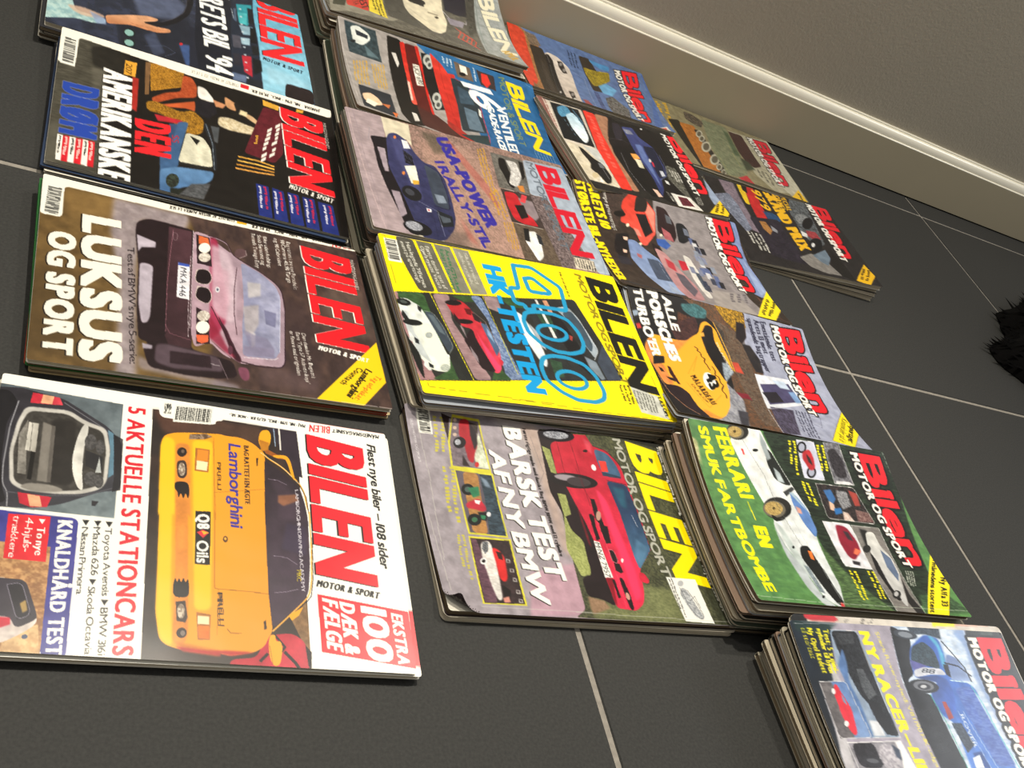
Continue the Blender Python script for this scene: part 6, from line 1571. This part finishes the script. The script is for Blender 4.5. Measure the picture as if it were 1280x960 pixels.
ART_k = (304, 249, 0.900, [
('P','a8a2b2',[-242,-309,-1471,12653,4024,3739,3253,-1965],{'n': ('96909f',0.4,8,8)}),
('P','1c2836',[-3,2,25,471,228,401,540,314,544,107,963,72,1260,22,1870,-100,1858,-467,571,-247],{'s': 0.5,'g': (75,93,1172,-43,'16181c'),'n': ('121c28',0.5,6,6)}),
('P','233c38',[3,40,4,545,129,382,94,44],{'s': 1.5,'a': 0.8}),
('P','c4c2c8',[361,338,507,340,523,353,1024,148,1262,158,1883,195,1872,-63,1172,15,963,72,560,120,549,268,396,280],{'s': 0.4}),
('P','8ea0b8',[68,441,66,756,380,799,1016,765,1016,405,521,406,393,375]),
('P','15161a',[80,443,73,748,1005,763,993,627,774,597,648,508,423,466,358,456],{'n': ('34383e',0.6,2,2)}),
('P','3a3e44',[419,584,417,660,644,701,694,588,582,564],{'n': ('6a6e74',0.7,0.8,0.8)}),
('P','26282c',[100,480,96,698,184,678,208,495],{'n': ('4c5056',0.7,0.8,0.8)}),
('P','5d7fb4',[224,513,373,501,537,440,712,473,1009,461,1012,429,538,398,392,386],{'s': 0.3,'n': ('4c6ca0',0.5,3,3)}),
('P','d8dce4',[869,490,876,591,1001,601,1001,476],{'s': 0.3}),
('P','1c1c20',[711,558,709,665,962,731,993,627,869,574]),
('P','6e6a6c',[544,103,534,404,1015,443,1021,84],{'n': ('504c50',0.6,2,3)}),
('P','6484ba',[542,230,534,404,1015,443,1018,242,777,335],{'s': 0.4,'g': (556,285,993,419,'7a96c4')}),
('P','dd2f40',[560,258,564,291,628,300,698,325,777,345,870,325,978,301,1001,261,963,232,871,212,716,214,653,216],{'s': 0.1}),
('P','7c8cac',[644,292,683,313,746,314,715,286]),
('E','e8e8ea',[624,222,618,244,648,221]),
('E','e8e8ea',[899,222,892,248,923,220]),
('L','e0e0e4',0.5,[544,103,534,404,1015,443,1021,84,544,103]),
('L','e0e0e4',0.4,[73,446,70,750,1012,764,1016,446]),
('P','8a8890',[1057,143,1043,740,2045,748,2006,-9],{'n': ('b4b0bc',0.6,4,4)}),
('P','1c1a1e',[1062,187,1058,422,1176,432,1205,394,1265,417,1263,217,1218,165],{'n': ('34323a',0.6,3,3)}),
('E','2c2c32',[1212,339,1229,448,1247,309]),
('E','5a5c64',[1205,333,1214,395,1222,318]),
('P','f0f0f2',[1047,678,1043,749,1480,812,1474,566,1178,670],{'s': 0.5}),
('P','c8c4cc',[1070,497,1070,622,1208,661,1312,551,1266,437,1146,430],{'s': 0.4,'n': ('7c7884',0.6,2,2)}),
('P','3a4458',[1070,622,1117,687,1208,661,1177,617],{'s': 0.3}),
('L','f0f0f2',0.6,[1057,143,1043,740,1768,764]),
('L','f0f0f2',0.6,[1057,143,1291,141,1880,121]),
('T','Test: 5 x mini-',[73,360,463,308,73,420],'eee41e',0.4,{}),
('T','nyheder til byen',[69,287,465,259,70,346],'eee41e',0.4,{}),
('T','Ny Opel Kadett',[65,180,467,180,67,239],'eee41e',0.4,{}),
('T','til stortest',[65,107,343,107,66,165],'eee41e',0.4,{}),
('P','b4c8e4',[-3,1192,-25,2167,352,2127,713,2138,1243,2145,2172,2039,2120,1061,1274,1068,533,1074],{'n': ('e8f0fa',0.7,3,12)}),
('P','7290c8',[19,1984,160,2084,465,2034,683,2069,1139,2094,1286,2110,1199,2181,713,2138,320,2124,-25,2167],{'s': 1,'a': 0.7}),
('P','26303c',[-8,1406,-20,1826,107,1801,66,1604,74,1428],{'s': 0.3,'n': ('5c6c80',0.6,1,1)}),
('P','9aa0c0',[683,2092,1243,2145,1345,2150,898,2052],{'s': 2,'a': 0.5}),
('P','17181b',[-3,1192,32,1279,91,1398,202,1360,330,1270,453,1264,501,1154,592,1142,633,1366,1278,1389,1999,1169,1987,908,1274,1068,961,1058,503,1091],{'n': ('26282e',0.6,3,8)}),
('P','c4cad4',[756,1167,755,1250,1191,1288,1191,1207],{'s': 3,'a': 0.12}),
('P','3961b8',[67,1593,100,1761,236,1762,410,1714,488,1710,500,1878,560,1972,837,2007,1285,2001,1899,1877,1881,1434,1278,1430,886,1498,813,1379,633,1355,508,1526,481,1248,314,1283,203,1343,119,1490],{'s': 0.2,'g': (132,1547,1196,1831,'4c7cd0')}),
('P','5cc0dc',[66,1626,109,1734,284,1745,427,1682,333,1673,190,1711],{'s': 0.6,'a': 0.8}),
('P','22303a',[194,1364,132,1547,224,1648,397,1635,370,1479,345,1283],{'n': ('486070',0.7,1,1)}),
('P','c9cdda',[410,1278,380,1389,389,1640,450,1679,447,1477,480,1258]),
('T','88',[432,1359,440,1524,391,1400],'1c2430',0.6,{}),
('P','5a5ca0',[314,1279,370,1479,388,1384,414,1275]),
('P','3c4870',[480,1258,453,1559,489,1666,628,1666,811,1569,813,1379,633,1366,523,1528],{'s': 0.3,'g': (483,1288,781,1568,'4068c8')}),
('E','24262c',[558,1317,574,1499,619,1269]),
('E','70747e',[555,1319,566,1441,598,1285]),
('E','2a2c34',[561,1322,568,1400,589,1300]),
('E','c0c4cc',[561,1315,561,1353,577,1306]),
('E','343a44',[77,1352,95,1493,118,1319]),
('E','7c8490',[80,1350,91,1436,106,1330]),
('P','6f84b8',[243,1779,279,1902,474,1972,498,1957,491,1719,363,1720],{'s': 0.2,'g': (282,1790,483,1933,'8ea4d0')}),
('L','10131a',1.4,[123,1792,263,1889,372,1957,498,1968]),
('L','10131a',1.4,[332,1717,359,1877,450,1998]),
('P','10131a',[348,1685,346,1752,472,1720,442,1673]),
('L','d4f0f0',0.8,[496,1694,514,1958,545,1983]),
('P','3f5cae',[566,1706,545,1937,807,1984,1271,2012,1268,1775,810,1720],{'s': 0.3,'n': ('6c8cd0',0.6,1,5)}),
('P','e2ecf6',[608,1941,638,1988,959,2008,1049,2030,929,1986],{'s': 0.5,'a': 0.8}),
('L','58c0c0',1.0,[545,1937,684,1979,1019,2008,1286,2044,1768,2000]),
('L','3fa48e',0.9,[633,1355,901,1404,1278,1389,1824,1321]),
('P','9c3c34',[695,1464,694,1513,841,1519,860,1448]),
('P','1c2838',[886,1456,886,1583,1078,1619,1150,1483],{'n': ('5c6c80',0.6,1,1)}),
('P','24468c',[1150,1545,1136,1661,1281,1680,1279,1533],{'s': 0.3}),
('T','ROVER',[811,1616,1107,1598,804,1663],'e4ecf4',0.6,{}),
('P','eef2f6',[1193,1514,1165,1619,1280,1596,1279,1492]),
('L','a8c0e8',0.7,[780,1610,1078,1661,1281,1680]),
('L','d8e4f4',0.5,[780,1675,1048,1725,1282,1764]),
('P','232427',[-23,2189,-30,2735,87,2736,448,2740,2195,2462,2027,1755,1228,2113,682,2115,175,2121],{'s': 0.3,'n': ('2c3230',0.5,5,5)}),
('P','5c6c68',[-14,2369,-22,2563,45,2547,51,2378],{'s': 0.6,'a': 0.6}),
('L','8a8c90',0.4,[-18,2164,-26,2661,5,2714,72,2710]),
('P','a8a2b2',[-38,1970,-49,2722,-30,2735,-16,2185,-13,1956],{'s': 0.2}),
('T','Stærk Rover-nyhed: V8 i 190 HK-udgave',[67,978,1349,1023,65,1024],'e8dc58',0.3,{}),
('T','NY RACER–LINIE',[65,778,1509,791,67,906],'f6ea0e',1.3,{}),
('T','Bilen',[68,2303,1295,2192,64,2649],'141212',1.5,{'o': ('141212',2.4)}),
('T','MOTOR OG SPORT',[69,2173,1374,2093,71,2292],'141212',1.0,{'o': ('141212',2.4)}),
('T','Bilen',[68,2303,1295,2192,64,2649],'ee1f2c',1.7,{'o': ('141212',0.35)}),
('T','MOTOR OG SPORT',[69,2173,1374,2093,71,2292],'f6f3ea',1.1,{}),
('L','b8b8c4',0.35,[31,50,-13,1222,-37,2666])
])
ART_l = (105, 182, 0.900, [
('P','8c8466',[-986,-261,-7578,9219,2927,3131,5128,-2193],{'n': ('7c7458',0.5,3,3)}),
('W',[40,373,1242,165,129,35],'d4a62c',2,{}),
('P','1f1d1a',[671,147,560,417,2062,435,2363,535,2176,362,1436,233],{'s': 0.3}),
('P','232020',[106,691,107,885,261,1097,541,925,497,764,396,625],{'s': 0.4,'n': ('a89478',0.7,1.2,1.2)}),
('P','bf7a30',[634,404,572,750,1502,744,2106,751,2127,381,1396,389],{'s': 0.2,'n': ('8a4a20',0.6,1.5,1.5)}),
('P','262220',[714,694,677,842,1324,845,1988,913,2106,751,1588,738]),
('E','bcb8a4',[828,767,779,857,975,709]),
('E','5c5648',[828,767,796,826,928,728]),
('E','bcb8a4',[982,765,938,847,1115,712]),
('E','5c5648',[982,765,953,818,1073,729]),
('E','bcb8a4',[1244,756,1174,889,1454,672]),
('E','5c5648',[1244,756,1198,842,1388,699]),
('E','bcb8a4',[1625,785,1559,916,1829,702]),
('E','5c5648',[1625,785,1583,870,1765,728]),
('E','bcb8a4',[1849,787,1810,866,1971,737]),
('E','5c5648',[1849,787,1823,838,1932,753]),
('E','bcb8a4',[1990,827,1955,899,2099,782]),
('E','5c5648',[1990,827,1967,874,2065,796]),
('P','6c745a',[157,1078,135,1642,1720,1463,1940,1220,2038,892,1181,874],{'s': 0.2,'n': ('8a8c70',0.7,3,3)}),
('P','3c5038',[303,1508,333,1619,1165,1562,1154,1417],{'s': 1.5,'a': 0.7}),
('L','a8a060',0.6,[1022,851,1476,956,2054,942]),
('L','a8a060',0.6,[862,1392,1843,1379]),
('P','b0ab94',[211,1672,160,2137,188,2975,1735,2827,2073,1921,1627,1654,823,1714],{'s': 0.4,'n': ('9c9880',0.5,3,3)}),
('P','4c2c2c',[241,1659,223,1981,959,1961,1255,1977,1410,1753,1307,1619,980,1583],{'s': 0.3,'n': ('221a1a',0.8,1.5,1.5)}),
('P','3c4434',[1185,1523,1268,1697,1465,1728,1633,1473],{'s': 1.5}),
('W',[1434,2046,1863,2023,1410,1753],'5c584c',3,{}),
('P','b43038',[2001,1136,1817,1391,2046,1463,2091,1240],{'s': 0.3}),
('P','c8c4b0',[177,2119,28,2721,2062,2643,2044,2331,1655,2124],{'s': 0.3,'a': 0.8}),
('T','Bilen',[191,2260,1719,2172,129,2617],'141212',1.5,{'o': ('141212',2.4)}),
('T','MOTOR OG SPORT',[201,2108,1795,2103,167,2258],'141212',1.0,{'o': ('141212',2.4)}),
('T','Bilen',[191,2260,1719,2172,129,2617],'d42438',1.7,{'o': ('141212',0.35)}),
('T','MOTOR OG SPORT',[201,2108,1795,2103,167,2258],'f6f3ea',1.1,{}),
('P','f0c01e',[1670,2622,2113,2649,2072,2269]),
('W',[1806,2614,2098,2564,1832,2499],'3a2c08',1,{})
])
ART_m = (136, 189, 0.900, [
('P','2b2829',[-703,-328,-4937,8654,2789,2814,3975,-2298],{'n': ('201e20',0.5,3,3)}),
('P','8c7c88',[-559,317,-347,660,338,593,1049,575,1298,593,1206,326,386,321],{'s': 0.4,'n': ('5c5460',0.6,2,2)}),
('P','8c94a8',[497,-10,345,375,655,445,1215,442,1339,297,922,147],{'s': 0.3,'n': ('3c3e4c',0.6,1.5,1.5)}),
('P','b82e36',[-236,823,-364,1197,-217,1294,-147,936],{'s': 0.2}),
('P','c12a2c',[-116,853,-78,1053,569,991,863,934,878,711,560,741],{'s': 0.15}),
('P','e4c02a',[-32,702,-17,817,224,794,540,732,522,650,269,662]),
('P','1c1a1c',[-58,799,-1,902,209,838,144,759]),
('P','2c4a70',[629,942,606,1156,739,1309,885,1122,846,960],{'s': 0.4}),
('P','232028',[885,548,780,1177,1713,1223,1859,1214,1841,873,1801,550,1309,553],{'s': 0.2,'n': ('3c3444',0.6,2,2)}),
('P','c08a4c',[942,715,924,849,1128,889,1265,785,1138,707],{'s': 0.3,'n': ('5a3a20',0.6,1,1)}),
('P','8a8c94',[988,924,1092,1015,1168,976,1128,889],{'s': 0.3}),
('W',[1322,581,1755,573,1302,280],'d8d6cc',4,{}),
('P','6c7278',[-110,1880,-22,2189,1171,1969,1325,1730,1019,1567,461,1608],{'s': 0.3,'n': ('2c2e30',0.7,2,2)}),
('E','a8acb0',[575,1833,653,1956,730,1693],{'n': ('3c3e40',0.8,1,1)}),
('E','16161a',[651,1886,668,1985,844,1733]),
('P','dcdcdc',[926,1581,980,1701,1086,1641,1072,1538],{'s': 0.2}),
('P','8c2c34',[886,1716,865,1937,1043,1949,1135,1783,1033,1671],{'s': 0.2,'n': ('c87070',0.5,1,1)}),
('E','17171b',[1266,1708,1290,1827,1494,1524]),
('E','e4e4e4',[1266,1660,1254,1704,1328,1625]),
('P','8e8a86',[1691,1146,1523,1471,1595,1686,1970,1869,1973,1506,1887,1269],{'s': 0.3,'n': ('6c6864',0.6,1,4)}),
('P','6c7c8c',[1562,1486,1329,1877,1550,1860,1760,1700,1705,1587],{'s': 0.3}),
('P','1e1c1c',[1252,1997,1493,2081,2036,2123,1970,1869,1739,1786]),
('T','1979',[-54,973,564,979,-51,1175],'f0b924',1.0,{}),
('T','GRAND PRIX',[-58,1247,1514,1267,-142,1506],'f0b924',1.1,{}),
('T','FORMEL',[-32,1472,459,1401,-66,1621],'f0b924',0.7,{}),
('T','SPECIAL',[-75,1645,416,1575,-97,1763],'f0b924',0.7,{}),
('T','Bilen',[-8,2334,1435,2169,-20,2684],'141212',1.5,{'o': ('141212',2.4)}),
('T','MOTOR OG SPORT',[-13,2192,1538,2106,-24,2335],'141212',1.0,{'o': ('141212',2.4)}),
('T','Bilen',[-8,2334,1435,2169,-20,2684],'e41f2e',1.7,{'o': ('141212',0.35)}),
('T','MOTOR OG SPORT',[-13,2192,1538,2106,-24,2335],'f6f3ea',1.1,{}),
('P','f2bd1e',[1500,2611,1777,2680,2064,2404,2008,2133]),
('W',[1646,2680,1990,2413,1633,2469],'3a2c08',2,{}),
('P','b8b4a4',[-6,2717,16,2769,145,2740,132,2690],{'s': 0.3}),
('P','b8b4a4',[217,2716,240,2768,367,2738,353,2690],{'s': 0.3}),
('P','b8b4a4',[437,2715,460,2766,585,2737,571,2689],{'s': 0.3}),
('P','b8b4a4',[654,2714,676,2765,799,2736,784,2689],{'s': 0.3}),
('P','b8b4a4',[866,2714,889,2763,1009,2735,994,2689],{'s': 0.3}),
('P','b8b4a4',[1075,2713,1098,2762,1216,2734,1201,2689],{'s': 0.3}),
('P','b8b4a4',[1281,2712,1304,2760,1419,2733,1404,2688],{'s': 0.3}),
('P','b8b4a4',[1483,2712,1506,2759,1620,2732,1604,2688],{'s': 0.3}),
('P','b8b4a4',[1682,2711,1706,2758,1816,2731,1801,2688],{'s': 0.3})
])
ART_k2 = (153, 125, 0.900, [
('P','cfc8be',[-552,-140,-2218,14123,4108,3792,3329,-1984]),
('P','202224',[-60,3,-64,215,220,173,233,-121]),
('P','c83a44',[-35,200,-57,404,-16,491,32,568,60,523,62,242,36,158],{'s': 0.2}),
('P','f0b020',[-80,266,-85,409,-66,409,-61,256]),
('P','d84a3c',[-88,1258,-86,1399,-44,1349,-47,1233]),
('T','CO',[28,647,73,615,23,683],'2a2a2c',0.5,{}),
('T','SS',[15,850,81,805,9,891],'2a2a2c',0.5,{}),
('T','OG',[10,943,68,901,4,991],'2a2a2c',0.5,{}),
('P','f6e21c',[-89,1803,-86,2102,32,2039,46,1732]),
('P','c8a08c',[-108,2131,-113,2578,10,2516,32,2039])
])

POSE_m1 = Pose(0.1642, 0.4211, -1.5955, 0.2137, 0.2857, 0.0133, -0.0021, 0.0010, -0.0017, 0.0000)
POSE_m2 = Pose(0.1766, 0.6581, -1.5389, 0.2137, 0.2857, 0.0171, -0.0016, -0.0010, 0.0020, 0.0000)
POSE_m3 = Pose(0.1717, 0.9016, -1.5586, 0.2137, 0.2857, 0.0180, -0.0074, -0.0009, -0.0007, 0.0000)
POSE_m4 = Pose(0.1524, 1.1209, -1.5543, 0.2137, 0.2857, 0.0225, -0.0005, -0.0006, -0.0004, 0.0000)
POSE_a = Pose(0.4682, 1.3206, -1.5507, 0.2086, 0.2907, 0.0659, -0.0046, 0.0070, 0.0023, 0.0115)
POSE_b = Pose(0.4794, 1.1000, -1.5670, 0.2086, 0.2907, 0.0510, -0.0025, -0.0006, -0.0018, 0.0074)
POSE_c = Pose(0.4677, 0.8896, -1.5320, 0.2086, 0.2907, 0.0489, -0.0028, 0.0040, -0.0001, 0.0002)
POSE_d = Pose(0.4821, 0.6778, -1.4992, 0.2086, 0.2907, 0.0415, -0.0047, 0.0029, -0.0017, 0.0009)
POSE_e = Pose(0.4834, 0.4673, -1.5625, 0.2086, 0.2907, 0.0126, -0.0004, 0.0006, 0.0001, 0.0047)
POSE_f = Pose(0.7909, 1.3588, -1.5885, 0.1880, 0.2690, 0.0339, -0.0011, 0.0040, 0.0015, 0.0063)
POSE_g = Pose(0.7701, 1.1007, -1.3752, 0.1981, 0.2690, 0.0518, -0.0025, -0.0027, -0.0000, 0.0000)
POSE_h = Pose(0.7631, 0.8883, -1.5663, 0.2051, 0.2690, 0.0536, -0.0002, 0.0041, -0.0018, 0.0111)
POSE_i = Pose(0.7678, 0.6833, -1.6223, 0.2051, 0.2690, 0.0546, 0.0005, 0.0047, 0.0008, 0.0117)
POSE_j = Pose(0.7575, 0.4645, -1.5996, 0.2051, 0.2690, 0.0618, -0.0034, 0.0060, -0.0004, 0.0094)
POSE_k = Pose(0.7758, 0.2415, -1.5986, 0.2051, 0.2690, 0.0564, -0.0040, 0.0058, -0.0019, 0.0056)
POSE_l = Pose(1.0997, 1.3456, -1.6219, 0.2051, 0.2690, 0.0087, 0.0013, 0.0041, 0.0008, 0.0000)
POSE_m = Pose(1.1014, 1.0971, -1.5629, 0.2051, 0.2690, 0.0217, -0.0013, 0.0092, 0.0021, 0.0000)
ALL = dict((k, v) for k, v in globals().items() if k.startswith('ART_'))
ORD = ['second', 'third', 'fourth', 'fifth', 'sixth', 'seventh', 'eighth', 'ninth', 'tenth', 'eleventh', 'twelfth', 'thirteenth', 'fourteenth']
def pile(key, pose, n, top_label, what, colors, spread=.003, specials={}, top_col='#d8d4c8', fold=None, r_top=.003):
    """n magazines; the topmost carries the printed front, the ones below show their edges"""
    rg = np.random.default_rng(sum(map(ord, key))*7)
    h = np.cumsum(rg.uniform(.7, 1.35, n)); h = np.concatenate([[0], h/h[-1]])
    for k in range(n):
        top = k == n-1; sp = specials.get(k-n)
        dx, dy, dr = (0, 0, 0) if top else (rg.normal()*spread, rg.normal()*spread*.9, rg.normal()*.008)
        if not top: dx = max(-.004, min(.003, dx))
        lab = top_label if top else '%s magazine from the top of the pile under the %s issue' % (ORD[n-2-k], what)
        art = ALL.get('ART_'+key) if top else None
        col = top_col if top else colors[k % len(colors)]
        if sp:
            dx, dy, dr = sp[0]; lab = sp[1] or lab; art = ALL.get('ART_'+sp[2]) if sp[2] else None; col = sp[3]
        magazine(pose, h[k], h[k+1]-.012/n, dx, dy, dr, col, int(rg.integers(0, 4)), lab, 'car magazines laid out on the floor' if top else 'magazines under the %s issue' % what, art, fold if top else None, r_top if top else float(rg.uniform(.002, .007))*(1 if r_top > .001 else .3))
C1 = ['#c9c4b6', '#232428', '#d8d3c4', '#7a2a22', '#3a3f55', '#b8a06a', '#e2ddcf']
C2 = ['#a39c8a', '#3a3832', '#c4bdac', '#4f5a4c', '#8b8170', '#b9af9a', '#2f2e2a', '#d9d2c0', '#8a7464', '#9aa0a8']
pile('m1', POSE_m1, 3, 'white car magazine with yellow sports car and red title BILEN, nearest the lower left', 'yellow sports car', C1, .002, r_top=.0008,
     specials={-2: ((.001, .0045, .004), 'white magazine peeking out right under the yellow sports car issue', 'm1b', '#d8d4c8'), -3: ((-.002, -.001, -.002), 'bottom magazine under the yellow sports car issue, only a thin edge showing', None, '#c9c4b6')})
pile('m2', POSE_m2, 4, 'brown car magazine reading LUKSUS OG SPORT with dark red saloon', 'LUKSUS OG SPORT', ['#c9b48a', '#a8402e', '#2c6a34', '#2c4a2c'], r_top=.0008)
pile('m3', POSE_m3, 5, 'black car magazine reading DEN AMERIKANSKE DRØM with hay bales and pickup', 'DEN AMERIKANSKE DRØM', ['#2b2b30', '#d8d3c4', '#2c3c58', '#e2ddcf'], .004, r_top=.0008)
pile('m4', POSE_m4, 5, 'car magazine with hand on steering wheel reading ÅRETS BIL 94, cut by the top edge', 'steering wheel', ['#2b2b30', '#d8d3c4', '#504a44'], .003, r_top=.0008)
pile('a', POSE_a, 11, 'worn car magazine with white sports car and cream title, at the top edge', 'white sports car', C2, .004)
pile('b', POSE_b, 13, 'car magazine headed 16 VENTILED GADE-RACER with red car front', 'VENTILED GADE-RACER', C2, .004)
pile('c', POSE_c, 13, 'car magazine reading USA-POWER I RALLY-STIL with dark blue car on track', 'USA-POWER', C2, .004)
pile('d', POSE_d, 12, 'yellow car magazine reading 400 HK-TESTEN with big blue outlined numerals', 'yellow HK-TESTEN', C2, .004)
FOLD_e = Fold(.1878-POSE_e.w/2, .0008-POSE_e.h/2, .2073-POSE_e.w/2, .0282-POSE_e.h/2, .0075)
pile('e', POSE_e, 2, 'car magazine reading BARSK TEST AF NY BMW with red car and curled lower corner', 'BARSK TEST', ['#b4ad9c'], .001, top_col='#2e2426', fold=FOLD_e)
pile('f', POSE_f, 8, 'car magazine with white car front on blue background, against the skirting board', 'blue wall-side', C2, .002)
pile('g', POSE_g, 11, 'car magazine with red lettering and dark blue car, just above BIL-NYHEDER', 'red lettered', ['#8a5550', '#b4ad9c', '#93605a', '#c9c2b0'], .003)
pile('h', POSE_h, 11, 'car magazine reading ÅRETS 10 STØRSTE BIL-NYHEDER with rows of parked cars', 'BIL-NYHEDER', C2, .002)
pile('i', POSE_i, 11, 'car magazine reading ALLE PORSCHES TURBOER with yellow racing car 43', 'racing car 43', C2, .002)
pile('j', POSE_j, 14, 'green car magazine reading FERRARI EN SMUK FARTBOMBE with white sports car', 'green FARTBOMBE', C2, .004)
pile('k', POSE_k, 14, 'car magazine reading NY RACER with blue rally car, cut by the lower right corner', 'NY RACER', C2, .005,
     specials={-2: ((-.008, .006, 0), 'magazine peeking out above the NY RACER issue, red car in its corner', 'k2', '#c9c2b0')})
pile('l', POSE_l, 2, 'car magazine with row of round lamps and cars, lying against the skirting board', 'round lamps', C2, .001)
pile('m', POSE_m, 4, 'car magazine reading GRAND PRIX 1979, farthest right of the magazines', 'GRAND PRIX 1979', C2, .002)
